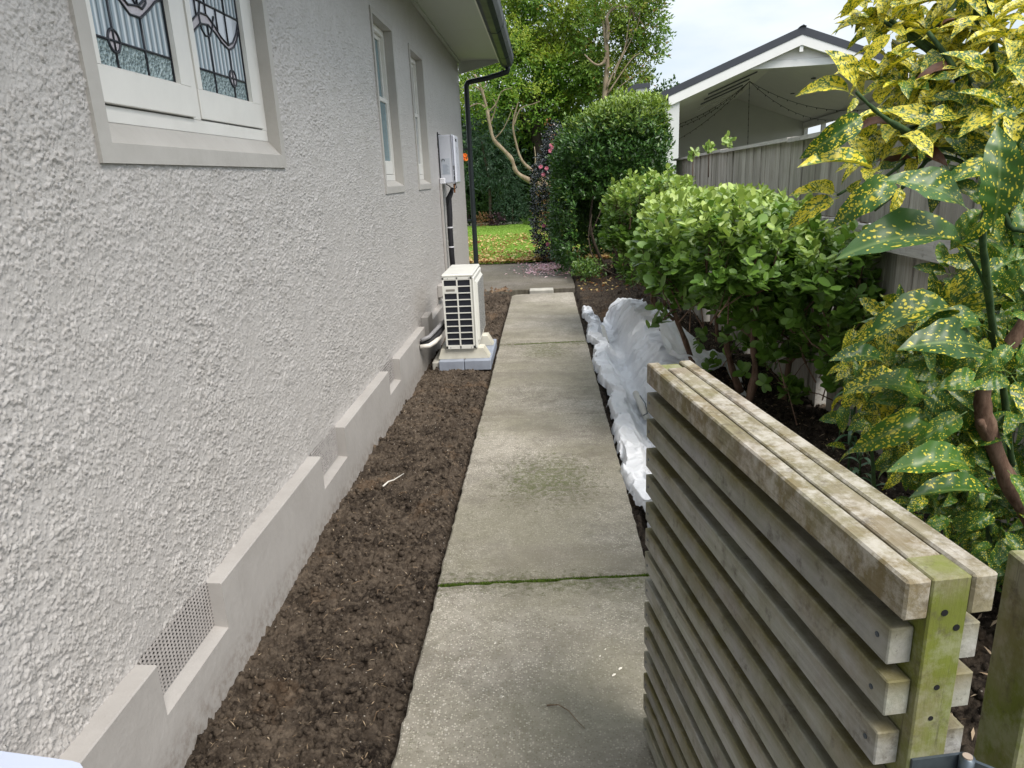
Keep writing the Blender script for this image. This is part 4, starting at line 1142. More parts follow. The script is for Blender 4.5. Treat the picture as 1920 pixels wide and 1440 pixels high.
us = np.linspace(0, 1, 150); ys = np.linspace(2.0, 8.55, 1000)
GU, GY = np.meshgrid(us, ys, indexing='ij')
far = 8.55 - .55 * np.exp(-((GU - .35) / .18) ** 2); GYY = 2.0 + (GY - 2.0) / 6.55 * (far - 2.0 - .12 * GU)
GX, GZ = cloth_z(GU, GYY)
taper = sstep(7.6, 8.5, GYY); GX = GX * (1 - .0 * taper) ; GZ = GZ * (1 - .45 * taper * (GU > .5))
o = np_mesh('cloth', np.stack([GX, GYY, GZ], -1).reshape(-1, 3), grid_faces(len(us), len(ys)), None, MAT['gauze'], True)
tag(o, 'long crumpled white drainage cloth lining the trench right of the path', 'cloth')
# loose flap that falls towards the shrubs
us = np.linspace(0, 1, 60); vs_ = np.linspace(0, 1, 60); GU, GV = np.meshgrid(us, vs_, indexing='ij')
xa = .86 + .62 * GU * (1 - .25 * GV); ya = 5.95 - 1.15 * GV - .35 * GU + .10 * np.sin(GU * 7 + GV * 3)
za = .26 * (1 - GU) ** .8 + .12 + .07 * np.sin(GU * 5 + GV * 5) + (fbm(GU * 5, GV * 5, 3, 90) - .5) * .16 + .05 * np.sin(GV * 9) * GU
kp = (GU + .35 * np.abs(((GV * 3.2) % 1) - .5) + .2 * fbm(GV * 4, GV * 0, 2, 5) < 1.08)[:-1, :-1]
o = np_mesh('cloth_flap', np.stack([xa, ya, za - .06 * GU], -1).reshape(-1, 3), grid_faces(60, 60, kp), None, MAT['gauze'], True)
tag(o, 'torn pointed corner of white cloth lying under the shrub stems', 'cloth')
pa = W(1131, 614, 7.0); 
dp_ = thing('drain_pipe', 'short open-ended cream pipe lying in the cloth, farther one', 'pipe', tuple(Sg(1133, 640, -.05)))
a = np.array(Sg(1129, 614, -.06)); b = np.array(Sg(1137, 644, -.08)); mb = MB(); mb.tube([tuple(a), tuple(b)], .030, 14, False); mb.tube([tuple(a), tuple(b)], .026, 14, False); mb.build('tube', MAT['pvc'], dp_, True)
mb = MB(); mb.tube([tuple(b * .9 + a * .1), tuple(b * .92 + a * .08)], .026, 14); mb.build('bore', MAT['dark'], dp_)
dp2 = thing('drain_pipe', 'cream pipe with wire hoop lying in the cloth, nearer to the gate', 'pipe', tuple(Sg(1203, 760, -.05)))
a = np.array(Sg(1192, 738, -.06)); b = np.array(Sg(1212, 782, -.08)); mb = MB(); mb.tube([tuple(a), tuple(b)], .024, 14); mb.build('tube', MAT['pvc'], dp2, True)
w0 = np.array(Sg(1200, 742, .0)); w1 = np.array(Sg(1214, 775, -.03)); w2 = np.array(Sg(1206, 779, -.03)); mb = MB(); mb.tube([tuple(w0), tuple((w0 + w1) / 2 + [.01, 0, .01]), tuple(w1), tuple(w2)], .004, 6); mb.build('wire_hoop', MAT['galv'], dp2, True)


# ================================================================== TIMBER FENCE
FX = lambda Y: 1.76 + .045 * (Y - 4)
fence = thing('paling_fence', 'tall weathered vertical paling fence with a pale capping along the right', 'fence', (1.8, 6, 0))
def topz(Y): return 1.735 - .004 * (Y - 4)
def botz(Y): return 1.285 + .016 * max(0, Y - 5.2)
fang = -math.atan(.045)
protos = []
for k in range(6):
    mb = MB(); w = .138; h = .56
    mb.box(-.011, .011, -w / 2, w / 2, -h / 2, h / 2, .002); me_ = mb.build('paling', MAT['fence']); protos.append(me_)
Y = 1.9; k = 0; first = {}
while Y < 11.9:
    step = .1435; w = protos[k % 6]
    if k < 6: o = w
    else: o = w.copy(); COL.objects.link(o)
    zt = topz(Y) - .012; zb = botz(Y) - .06; sc_z = (zt - zb) / .56
    o.location = (FX(Y) + .004 * rng.normal() + .006 * (k % 2), Y, (zt + zb) / 2); o.rotation_euler = (.004 * rng.normal(), .0, fang + .01 * rng.normal()); o.scale = (1, rng.uniform(.97, 1.02), sc_z)
    adopt(o, fence); Y += step; k += 1
# capping boards in lengths
for (ya, yb) in ((1.6, 4.05), (4.055, 5.55), (5.56, 8.05), (8.06, 11.9)):
    mb = MB(); xa, xb = FX(ya), FX(yb); dz = .004 * rng.normal()
    for s_ in (0,):
        z0a, z0b = topz(ya) - .01 + dz, topz(yb) - .01 - dz
        hw = .042
        vs = [(xa - hw, ya, z0a - .012), (xa + hw, ya, z0a - .012), (xb + hw, yb, z0b - .012), (xb - hw, yb, z0b - .012), (xa - hw, ya, z0a + .016), (xa + hw, ya, z0a + .022), (xb + hw, yb, z0b + .022), (xb - hw, yb, z0b + .016)]
        mb.add(vs, [(0, 3, 2, 1), (4, 5, 6, 7), (0, 1, 5, 4), (1, 2, 6, 5), (2, 3, 7, 6), (3, 0, 4, 7)])
    mb.build('capping', MAT['fence_beam'], fence)
mb = MB(); mb.box(0, .04, 1.6, 11.9, 1.42, 1.49)
mb.v = [(FX(y) + .02 + x, y, z) for x, y, z in mb.v]; mb.build('back_rail', MAT['fence_beam'], fence)
# retaining wall below: beams that step back section by section, with lower boards under them
ret = thing('retaining_wall', 'low grey timber retaining wall of stepped beams and boards under the fence', 'retaining wall', (1.65, 5, 0))
secs = [(1.5, 4.28, 1.655, 1.235, 1.125), (4.285, 5.62, 1.625, 1.245, 1.10), (5.625, 6.95, 1.555, 1.235, 1.08), (6.955, 8.30, 1.50, 1.245, 1.08), (8.31, 11.5, 1.45, 1.22, 1.05)]
for (ya, yb, x, zt, zb) in secs:
    mb = MB(); mb.box(x - .022, x + .022, ya, yb, zb, zt, .003); mb.build('beam', MAT['fence_beam'], ret)
    mb = MB(); mb.box(x + .023, FX(ya) + .05, ya, ya + .04, -.2, zt - .004, .002); mb.build('end_board', MAT['fence_beam'], ret)
    mb = MB(); mb.box(x + .024, FX(yb) + .05, ya + .042, yb, zb, zt - .03); mb.build('fill', MAT['bed_soil'], ret)
pr = None
for (ya, yb, x, zt, zb) in secs:
    y = ya + .07
    while y < yb - .02:
        if pr is None: mb = MB(); mb.box(-.011, .011, -.069, .069, -.6, .6, .003); pr = mb.build('board', MAT['fence']); o = pr
        else: o = pr.copy(); COL.objects.link(o)
        o.location = (x + .04 + .004 * rng.normal(), y, zb - .598); o.rotation_euler = (.003 * rng.normal(), .012 * rng.normal(), .02 * rng.normal()); adopt(o, ret); y += .1425


# ================================================================== NEIGHBOUR'S PAVILION
na = R(8.3); nw = Vector((math.sin(na), math.cos(na), 0)); nu = Vector((math.cos(na), -math.sin(na), 0)); NP = Vector((5.319, 16.0, 0))
nb = thing('pavilion', 'open-ended white gabled pavilion with charcoal roof beyond the fence', 'pavilion', tuple(NP))
def NQ(u, w, z): p = NP + nu * u + nw * w; return (p.x, p.y, z)
def nprism(name, mat, poly, w0, w1, parent=nb):
    mb = MB(); n = len(poly)
    vs = [NQ(u, w0, z) for u, z in poly] + [NQ(u, w1, z) for u, z in poly]
    mb.add(vs, [tuple(range(n)), tuple(range(n, 2 * n))[::-1]] + [(i, (i + 1) % n, (i + 1) % n + n, i + n)[::-1] for i in range(n)])
    return mb.build(name, MAT[mat], parent)
sl = .385; zr = lambda u, o=0.0: 4.196 - sl * abs(u) - o
nprism('roof', 'nroof', [(0, 4.196), (-2.96, zr(2.96)), (-2.96, zr(2.96, .13)), (-2.62, zr(2.62, .15)), (0, 4.046)], -.06, 12.6)
nprism('roof', 'nroof', [(0, 4.196), (0, 4.046), (2.62, zr(2.62, .15)), (2.96, zr(2.96, .13)), (2.96, zr(2.96))], -.06, 12.6)
nprism('ridge_cap', 'nroof', [(-.07, 4.19), (.0, 4.225), (.07, 4.19), (0, 4.205)], -.09, 12.6)
nprism('eave_gutter', 'nroof', [(-3.06, 3.05), (-2.80, 3.05), (-2.80, 2.92), (-2.99, 2.72), (-3.06, 2.80)], -.02, 12.5)
nprism('barge_board', 'nbarge', [(0, 4.044), (-2.62, zr(2.62, .152)), (-2.62, zr(2.62, .345)), (0, 3.855)], -.05, .02)
nprism('barge_board', 'nbarge', [(0, 4.044), (0, 3.855), (2.62, zr(2.62, .345)), (2.62, zr(2.62, .152))], -.05, .02)
nprism('gable_panel', 'nceil', [(0, 3.854), (-.62, 3.615), (.62, 3.615)], .12, .15)
nprism('tie_beam', 'nbarge', [(-.82, 3.607), (.82, 3.607), (.95, 3.47), (-1.02, 3.47)], .08, .16)
nprism('king_post', 'nbarge', [(-.035, 3.856), (.035, 3.856), (.035, 3.73), (-.035, 3.73)], -.03, .05)
nprism('ceiling', 'nceil', [(0, 3.90), (-2.5, 2.945), (-2.5, 2.99), (0, 3.95)], .16, 12.4)
nprism('ceiling', 'nceil', [(0, 3.90), (0, 3.95), (2.5, 2.99), (2.5, 2.945)], .16, 12.4)
nprism('column', 'nwall', [(-2.775, -.3), (-2.39, -.3), (-2.39, zr(2.39, .33)), (-2.775, zr(2.775, .33))], .0, .34)
nprism('column', 'nwall', [(2.39, -.3), (2.775, -.3), (2.775, zr(2.775, .33)), (2.39, zr(2.39, .33))], .0, .34)
nprism('side_wall', 'nwall', [(-2.72, -.3), (-2.5, -.3), (-2.5, 3.0), (-2.72, 3.0)], .342, 12.3)
nprism('back_wall', 'nback', [(-2.5, 1.7), (2.5, 1.7), (2.5, 2.94), (0, 3.91), (-2.5, 2.94)], 12.1, 12.25)
nprism('back_dado', 'nroof', [(-2.5, -.3), (2.5, -.3), (2.5, 1.69), (-2.5, 1.69)], 11.9, 12.2)
for w in (3.0, 6.2, 9.2, 12.0):
    nprism('post', 'nbarge', [(2.42, -.3), (2.55, -.3), (2.55, 2.93), (2.42, 2.93)], w, w + .13)
nprism('side_beam', 'nceil', [(2.36, 2.75), (2.5, 2.75), (2.5, 2.94), (2.36, 2.94)], .35, 12.0)
for w, l in ((2.2, 1.1), (3.6, 1.2), (5.0, 1.3), (6.6, 1.3), (8.0, 1.3)):
    u0 = -1.75 + .0 * w; z = 3.88 - .385 * .35
    mb = MB(); a, b = -1.65, -.55
    vs = [NQ(a, w, 3.885 - .385 * 1.65), NQ(b, w, 3.885 - .385 * .55), NQ(b, w + .09, 3.885 - .385 * .55), NQ(a, w + .09, 3.885 - .385 * 1.65)]
    vs = [(x, y, z - .03) for x, y, z in vs] + vs
    mb.add(vs, [(0, 3, 2, 1), (4, 5, 6, 7), (0, 1, 5, 4), (1, 2, 6, 5), (2, 3, 7, 6), (3, 0, 4, 7)]); mb.build('skylight_slot' if w > 4 else 'ceiling_slot', MAT['white'] if w > 5.5 else MAT['nroof'], nb)
for (u, w) in ((.9, 3.2), (1.0, 6.5)):
    mb = MB(); z = 3.888 - .385 * u; p = NQ(u, w, z); mb.tube([p, (p[0], p[1], p[2] - .02)], .06, 12); mb.build('downlight', MAT['nroof'], nb)
fs_ = thing('festoon_cords', 'dark festoon cords draped from the ceiling peak inside the open pavilion', 'festoon cords', NQ(0, 3.5, 0))
pk = NQ(-.55, 3.6, 3.60)
for (e, sag) in ((NQ(-2.45, 2.0, 2.55), .16), (NQ(-2.45, 4.5, 2.6), .22), (NQ(-2.45, 7.0, 2.3), .2), (NQ(2.4, 3.0, 2.75), .36), (NQ(2.4, 6.0, 2.7), .42), (NQ(-.5, 3.7, 1.7), .0)):
    pts = []
    for t in np.linspace(0, 1, 14): pts.append((pk[0] + (e[0] - pk[0]) * t, pk[1] + (e[1] - pk[1]) * t, pk[2] + (e[2] - pk[2]) * t - sag * 4 * t * (1 - t) * .8))
    mb = MB(); mb.tube(pts, .006, 5); mb.build('cord', MAT['string'], fs_, True)
    mb = MB()
    for t in range(1, 13): p = pts[t]; mb.box(p[0] - .008, p[0] + .008, p[1] - .008, p[1] + .008, p[2] - .035, p[2] - .004)
    mb.build('bulb', MAT['string'], fs_)['kind'] = 'stuff'
wg = thing('parapet', 'small dark-capped white wall end left of the pavilion roof', 'wall end', (2.4, 18, 0))
mb = MB(); mb.box(2.24, 2.52, 18, 18.5, -.3, 3.40); mb.build('wall', MAT['nwall'], wg)
mb = MB(); mb.prism([(1.6, 3.18), (2.22, 3.50), (2.56, 3.50), (2.56, 3.40), (2.24, 3.40), (2.2, 3.36), (1.7, 3.08)], 1, 17.96, 18.6); mb.build('cap', MAT['nroof'], wg)


# ================================================================== SHRUBS
MAT['gris'] = m_leaf('broadleaf_leaf', (.075, .16, .022), (.19, .34, .055), (.50, .62, .17), .42, .5, .3)
MAT['cam'] = m_leaf('clipped_evergreen_leaf', (.022, .075, .012), (.075, .17, .028), (.42, .55, .09), .38, .5, .22)
MAT['darkcam'] = m_leaf('dark_camellia_leaf', (.008, .014, .014), (.022, .030, .026), None, .22, .6, .08)
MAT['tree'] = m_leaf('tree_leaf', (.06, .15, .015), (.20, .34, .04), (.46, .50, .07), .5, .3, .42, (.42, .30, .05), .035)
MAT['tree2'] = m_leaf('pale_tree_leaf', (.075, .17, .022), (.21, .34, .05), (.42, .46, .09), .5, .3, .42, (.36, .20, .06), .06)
MAT['bamboo'] = m_leaf('narrow_leaf', (.020, .052, .024), (.055, .115, .055), None, .45, .4, .25)
MAT['back'] = m_leaf('background_leaf', (.022, .06, .010), (.065, .14, .025), None, .5, .3, .25)
MAT['ball'] = m_leaf('clipped_ball_leaf', (.014, .040, .018), (.045, .095, .045), None, .5, .3, .15)
MAT['russet'] = m_leaf('russet_leaf', (.10, .05, .02), (.28, .15, .06), None, .5, .3, .25)
MAT['plum'] = m_leaf('plum_leaf', (.02, .008, .012), (.05, .02, .03), None, .45, .4, .1)
MAT['flax'] = m_leaf('strap_leaf', (.08, .18, .03), (.22, .34, .08), None, .5, .3, .3)
MAT['bluegreen'] = m_leaf('bluegreen_leaf', (.04, .11, .05), (.10, .20, .10), (.22, .32, .2), .35, .5, .25)
MAT['pink'] = m_leaf('pink_petal', (.62, .16, .26), (.78, .34, .42), None, .5, .3, .3)
MAT['orange'] = m_leaf('orange_petal', (.85, .18, .03), (.9, .3, .05), None, .5, .3, .3)


def wood(name, parent, paths, mat, n=7):
    """each limb a part of its own"""
    for pts, r0, r1 in paths:
        mb = MB(); k = len(pts)
        # smooth the limb with a Catmull-Rom pass
        P_ = [Vector(p) for p in pts]; q = []
        for i in range(k - 1):
            a, b, c, d = P_[max(i - 1, 0)], P_[i], P_[i + 1], P_[min(i + 2, k - 1)]
            for t in (0, .33, .66):
                q.append(.5 * ((2 * b) + (c - a) * t + (2 * a - 5 * b + 4 * c - d) * t * t + (3 * b - a - 3 * c + d) * t ** 3))
        q.append(P_[-1]); m_ = len(q)
        mb.tube(q, [(r0 + (r1 - r0) * i / (m_ - 1)) * (1 + .12 * rng.normal()) for i in range(m_)], n); mb.build(name, MAT[mat], parent, True)


# ---- nearest broad-leaved hedge shrub
def broadleaf(label, parts, stems, sprays, seed):
    c0 = parts[0][0]; t = thing('hedge_shrub', label, 'shrub', (c0[0], c0[1], 0), 0, 'broad-leaved hedge shrubs')
    wood('stem', t, stems, 'bark')
    PP, DD, ZZ = [], [], []
    for (c, r, n, pw, yaw) in parts:
        p, nn = shell(n, c, r, .72, .16, seed, -.80, pw, yaw)
        PP.append(p); DD.append(nrm(nn * .55 + np.array([0, 0, .95]) + rng.normal(0, .28, nn.shape))); ZZ.append(np.clip((p[:, 2] - c[2]) / r[2], -1, 1))
        p, nn = shell(n // 3, c, r, .25, .16, seed, -.7, pw, yaw)
        PP.append(p); DD.append(nrm(nn * .6 + np.array([0, 0, .6]) + rng.normal(0, .4, nn.shape))); ZZ.append(np.full(len(p), -.8))
    if sprays:
        n = len(sprays) * 3; sp = np.repeat(np.array([s_ for s_ in sprays]), 3, 0) + rng.normal(0, .05, (n, 3)); PP.append(sp); DD.append(nrm(rng.normal(0, .5, (n, 3)) + [0, 0, .5])); ZZ.append(np.full(n, -.7))
    (c, r, n, pw, yaw) = parts[0]; p, nn = shell(n // 5, c, r, .96, .16, seed, .35, pw, yaw)      # upright young shoots
    PP.append(p + [0, 0, .035]); DD.append(nrm(rng.normal(0, .22, p.shape) + [0, 0, 1.2])); ZZ.append(np.ones(len(p)))
    P_, D_, Z_ = np.concatenate(PP), np.concatenate(DD), np.concatenate(ZZ); per = 8
    lp_, ld, ln_, age = twigs(P_ - D_ * .035, D_, per, .085, 1.0)
    Zr = np.repeat(Z_, per); sz = np.where(Zr < -.3, rng.uniform(.85, 1.45, len(Zr)), rng.uniform(.7, 1.15, len(Zr)))
    ag = np.clip(age * .9 + .1, 0, 1) * sstep(-.1, .9, Zr) * rng.uniform(.35, 1, len(Zr))
    leaves('crown', t, MAT['gris'], lp_, ld, ln_, .055 * sz, .038 * sz, T_OVAL, ag, smooth=True)
    # fine twigs in the crown
    mb = MB(); sel = rng.permutation(len(P_))[:260]
    for i in sel:
        a = P_[i]; d = D_[i]; mb.tube([tuple(a - d * .20 + rng.normal(0, .02, 3)), tuple(a - d * .08 + rng.normal(0, .01, 3)), tuple(a + d * .04)], [.0045, .003, .0018], 4, False)
    o = mb.build('twigs', MAT['bark'], t); o['kind'] = 'stuff'
    return t


w = W
stA = [([w(1303, 694, 4.75), w(1285, 640, 4.75), w(1264, 585, 4.75), w(1252, 520, 4.75), w(1240, 450, 4.8)], .020, .009),
       ([w(1264, 600, 4.74), w(1238, 578, 4.8), w(1222, 565, 4.85), w(1226, 510, 4.9), w(1222, 450, 4.95)], .012, .006),
       ([w(1400, 765, 4.05), w(1416, 700, 4.05), w(1412, 640, 4.1), w(1420, 560, 4.15), w(1432, 470, 4.2)], .026, .010),
       ([w(1425, 640, 4.1), w(1390, 615, 4.2), w(1352, 570, 4.3), w(1348, 520, 4.4), w(1340, 450, 4.4)], .016, .007),
       ([w(1470, 748, 4.0), w(1478, 690, 4.0), w(1486, 630, 4.02), w(1500, 570, 4.05), w(1528, 480, 4.1)], .022, .009),
       ([w(1388, 735, 4.5), w(1372, 690, 4.5), w(1362, 630, 4.5), w(1385, 560, 4.5), w(1400, 480, 4.5)], .026, .011),
       ([w(1345, 640, 4.7), w(1342, 590, 4.7), w(1338, 530, 4.75), w(1352, 460, 4.75)], .014, .007),
       ([w(1560, 660, 3.9), w(1530, 600, 3.95), w(1545, 540, 4.0), w(1590, 480, 4.0)], .016, .007),
       ([w(1480, 680, 4.0), w(1520, 640, 4.0), w(1560, 590, 4.05), w(1600, 530, 4.1)], .013, .006)]
spr = [w(1440, 590, 3.9), w(1455, 570, 3.9), w(1402, 600, 4.0), w(1450, 610, 3.9), w(1380, 640, 4.2), w(1418, 700, 4.0), w(1475, 720, 3.9), w(1500, 730, 3.9), w(1330, 625, 4.5), w(1420, 545, 4.0), w(1490, 640, 3.9), w(1430, 655, 4.0), w(1480, 740, 4.0), w(1232, 605, 4.7),
       w(1340, 690, 4.6), w(1540, 680, 3.9), w(1560, 640, 3.8), w(1520, 620, 3.9), w(1460, 540, 4.0), w(1300, 560, 4.6), w(1360, 560, 4.4), w(1390, 540, 4.3)]
broadleaf('broad-leaved clipped shrub with bare reddish stems, nearest the slatted gate',
          [((1.12, 4.78, 1.045), (.50, 1.25, .285), 880, 3.2, R(-9)), ((1.44, 3.90, .92), (.27, .46, .28), 170, 2.6, 0), ((1.25, 4.45, .76), (.30, .6, .16), 60, 2.2, 0), ((1.50, 4.2, .62), (.24, .8, .34), 150, 2.2, 0)], stA, spr, 3)
broadleaf('lower broad-leaved shrub just behind, between it and the dark evergreen',
          [((1.03, 7.0, 1.10), (.44, .60, .36), 460, 2.6, 0), ((.95, 6.7, .75), (.3, .4, .3), 90, 2, 0)],
          [([(1.1, 7.0, -.02), (1.05, 6.95, .35), (1.0, 6.9, .9)], .03, .014), ([(1.12, 7.1, -.02), (1.2, 7.1, .4), (1.2, 7.1, .9)], .025, .012)], [], 5)

# ---- big clipped evergreen
cm = thing('clipped_evergreen', 'tall rounded clipped evergreen with yellow-green top at the end of the bed', 'shrub', (1.05, 11.7, 0))
def keepf(p): return ~((p[:, 2] < 1.15) & (p[:, 0] > .62 - (.25 * (p[:, 2] - .1))) & (p[:, 1] < 12.3))
P1, N1 = shell(3300, (1.06, 11.85, 1.50), (.88, 1.0, 1.04), .84, .20, 21, -.92, 2.15)
P2, N2 = shell(1500, (.55, 11.75, .75), (.42, .8, .85), .8, .2, 23, -.9, 2.2)
P3, N3 = shell(2000, (1.04, 11.9, 1.45), (.76, .9, .95), .35, .1, 22, -.9, 2.4)
P4, N4 = shell(800, (1.38, 11.6, 2.24), (.50, .6, .36), .7, .25, 24, -.6, 2.6)
P_ = np.concatenate([P1, P2, P3, P4]); N_ = np.concatenate([N1, N2, N3, N4]); k_ = keepf(P_) | (P_[:, 0] < .5); P_, N_ = P_[k_], N_[k_]
D_ = nrm(N_ * .7 + np.array([0, 0, .75]) + rng.normal(0, .3, N_.shape))
lp_, ld, ln_, age = twigs(P_, D_, 5, .10, .85)
zz_ = np.repeat(P_[:, 2], 5); ag = sstep(2.0, 2.7, zz_ + rng.normal(0, .15, len(zz_))) * rng.uniform(.45, 1, len(zz_)) + (rng.rand(len(zz_)) > .985) * .5
leaves('crown', cm, MAT['cam'], lp_, ld, ln_, rng.uniform(.060, .095, len(lp_)), rng.uniform(.026, .040, len(lp_)), T_POINT, np.clip(ag, 0, 1), smooth=True)
wood('trunk', cm, [([(1.15, 11.4, -.05), (1.1, 11.4, .5), (1.05, 11.5, 1.1), (1.0, 11.6, 1.7)], .075, .03), ([(1.05, 11.3, -.05), (.82, 11.2, .35), (.70, 11.15, .8), (.78, 11.2, 1.35)], .035, .014),
    ([(1.2, 10.9, -.02), (.95, 10.85, .10), (.74, 10.9, .28), (.66, 10.95, .62), (.72, 11.0, .95)], .016, .008), ([(.66, 10.95, .6), (.80, 10.9, .9), (.95, 10.95, 1.25)], .010, .006), ([(1.3, 11.5, 0), (1.4, 11.4, .6), (1.5, 11.4, 1.2)], .03, .014)], 'dark_bark')
n = 160
bx = np.stack([rng.normal(.62, .14, n), rng.normal(10.7, .25, n), .05 + .22 * rng.rand(n)], -1)
lp_, ld, ln_, age = twigs(bx, nrm(rng.normal(0, .6, (n, 3)) + [0, 0, .8]), 5, .08, .9)
lo = leaves('crown', None, MAT['cam'], lp_, ld, ln_, .055, .026, T_POINT, rng.uniform(0, .25, len(lp_)))
lo.name = 'low_shrub'; tag(lo, 'small leafy seedling clump at the foot of the clipped evergreen', 'shrub')

# flowers: ring of petals
def flower(parent, pos, d, size, mat, name='flower', petals=7):
    d = Vector(d).normalized(); a = d.orthogonal().normalized(); b = d.cross(a); n = petals * 2
    vs = [pos]; fs = []
    P0 = np.repeat(np.array([pos]), n, 0); an = np.arange(n) * 2 * math.pi / petals + (np.arange(n) >= petals) * .4
    up = np.where(np.arange(n) < petals, .35, 1.0)[:, None]
    D = np.cos(an)[:, None] * np.array(a) + np.sin(an)[:, None] * np.array(b) + up * np.array(d)
    o = leaves(name, parent, MAT[mat], P0, D, np.tile(np.array(d), (n, 1)), size * np.where(np.arange(n) < petals, 1, .7), size * .8, T_OVAL, jit=.08)
    return o

dc = thing('dark_camellia', 'dark narrow camellia with pink flowers left of the clipped evergreen', 'shrub', (.15, 13.4, 0))
Pa, Na = shell(1700, (.14, 13.3, 1.0), (.34, .42, 1.0), .75, .28, 33, -.95, 2.3); Pb, Nb = shell(500, (.22, 13.4, 1.95), (.18, .3, .45), .6, .3, 35, -.9)
P_ = np.concatenate([Pa, Pb]); N_ = np.concatenate([Na, Nb]); D_ = nrm(N_ * .8 + np.array([0, 0, .4]) + rng.normal(0, .3, N_.shape))
lp_, ld, ln_, age = twigs(P_, D_, 4, .08, .9)
leaves('crown', dc, MAT['darkcam'], lp_, ld, ln_, rng.uniform(.045, .065, len(lp_)), .028, T_POINT)
wood('stem', dc, [([(.15, 13.3, 0), (.14, 13.3, .6), (.18, 13.3, 1.4)], .035, .015)], 'dark_bark')
for (px, py) in ((1032, 283), (1036, 276), (1019, 327), (1025, 316), (1014, 313), (1020, 423), (1027, 458), (1034, 272)):
    p = W(px, py, 12.92); flower(dc, tuple(p), (-.2, -1, .3), .040, 'pink')

# ---- small upright plants with long narrow leaves near the aucuba
def lily(x, y, h, n, label, ln0=.11, mat='bluegreen', lean=(0, 0)):
    z0 = float(right_soil(np.array([x]), np.array([y]))[0]); t = thing('upright_plant', label, 'plant', (x, y, z0))
    mb = MB(); top = (x + lean[0], y + lean[1], z0 + h); mb.tube([(x, y, z0), ((x + top[0]) / 2 + .004, (y + top[1]) / 2, z0 + h * .5), top], [.006, .005, .003], 6); mb.build('stem', MAT['green_stem'], t)
    mats_ = MAT[mat]
    for k in range(n):
        f = .25 + .75 * k / n; a = k * 2.4 + x * 9; l = ln0 * (1.15 - .55 * max(0, f - .6) / .4) * rng.uniform(.85, 1.1); el = .15 + 1.0 * max(0, (f - .55)) / .45
        p = Vector((x + lean[0] * f, y + lean[1] * f, z0 + h * f)); vs = []; fs = []; segs = 6
        dh = Vector((math.cos(a), math.sin(a), 0)); s_ = Vector((-math.sin(a), math.cos(a), 0)); e = el
        for i in range(segs + 1):
            t_ = i / segs; ww = .0085 * math.sin(math.pi * min(.97, .12 + t_ * .88)) ** .7
            if i == segs: ww = .0006
            vs += [tuple(p - s_ * ww + Vector((0, 0, ww * .35))), tuple(p), tuple(p + s_ * ww + Vector((0, 0, ww * .35)))]
            p = p + (dh * math.cos(e) + Vector((0, 0, math.sin(e)))) * (l / segs); e -= .32
        for i in range(segs):
            for j in (0, 1): q0 = i * 3 + j; fs.append((q0, q0 + 1, q0 + 4, q0 + 3))
        me = bpy.data.meshes.new('leaf'); me.from_pydata(vs, [], fs); me.update()
        at = me.attributes.new('rnd', 'FLOAT', 'POINT'); at.data.foreach_set('value', [rng.rand()] * len(vs))
        at = me.attributes.new('age', 'FLOAT', 'POINT'); at.data.foreach_set('value', [max(0, f - .5)] * len(vs))
        link('leaf', me, t, mats_, True)
    return t
for (px, py, Y, h, n, lb) in ((1598, 800, 3.15, .62, 30, 'upright silvery-green plant with long arching leaves left of the aucuba, the tallest one'),
                              (1612, 872, 2.75, .34, 16, 'short arching grassy-leaved plant low beside the gate top, in front of the tall one'),
                              (1640, 905, 2.7, .22, 10, 'smallest narrow-leaved seedling between the gate and the aucuba stem')):
    p = W(px, py, Y); lily(p[0], p[1], h, n, lb)

# ---- spotted laurel
for i, yv in enumerate((.12, .33, .58, .84)): MAT['auc%d' % i] = m_aucuba('spotted_leaf_%s' % ('green', 'flecked', 'spotted', 'golden')[i], yv)
MAT['auc_brown'] = m_plain('dead_brown_leaf', (.10, .045, .025), .5, .4, .3, 20)
au = thing('spotted_laurel', 'large yellow-spotted laurel shrub at the right behind the gate', 'shrub', (1.3, 1.9, 0))
NS = 9
def leaf_mesh(kind, wid, bend, fold, wavy, sd):
    r_ = np.random.RandomState(sd); vs = []; fs = []
    z = 0; e = .25; y = 0
    pet = .13
    for i in range(NS + 1):
        t = i / NS; ww = wid * (math.sin(math.pi * t ** .82) ** .80) * .5 if 0 < t < 1 else .002
        jag = (1.0 if i % 2 else .90) if t > .4 else 1.0
        for j, u in enumerate((-1, -.5, 0, .5, 1)):
            jj = jag if abs(u) == 1 else 1
            vs.append((u * ww * jj, pet + y * (1 - pet), z + fold * abs(u) * ww * 1.2 - pet * .0 + wavy * math.sin(t * 9 + u * 2 + sd) * abs(u) * ww))
        y += (1 / NS) * math.cos(e); z += (1 / NS) * math.sin(e); e -= bend / NS
    for i in range(NS):
        for j in range(4): q0 = i * 5 + j; fs.append((q0, q0 + 1, q0 + 6, q0 + 5))
    n0 = len(vs); vs += [(-.010, 0, -.03), (.010, 0, -.03), (.007, pet, .0), (-.007, pet, .0)]; fs.append((n0, n0 + 1, n0 + 2, n0 + 3))
    me = bpy.data.meshes.new('leaf'); me.from_pydata(vs, [], fs); me.update(); me.polygons.foreach_set('use_smooth', [True] * len(fs))
    me.materials.append(MAT['auc%d' % kind] if kind < 4 else MAT['auc_brown']); return me
LM = {k: [leaf_mesh(k, wd, bd, fo, wv, s_) for s_, (wd, bd, fo, wv) in enumerate(((.36, 1.1, .40, .14), (.31, 1.5, .5, .08), (.40, .8, .28, .20), (.33, 1.9, .35, .16), (.27, .6, .6, .08)))] for k in range(5)}
NL = [0]; rest_v = []
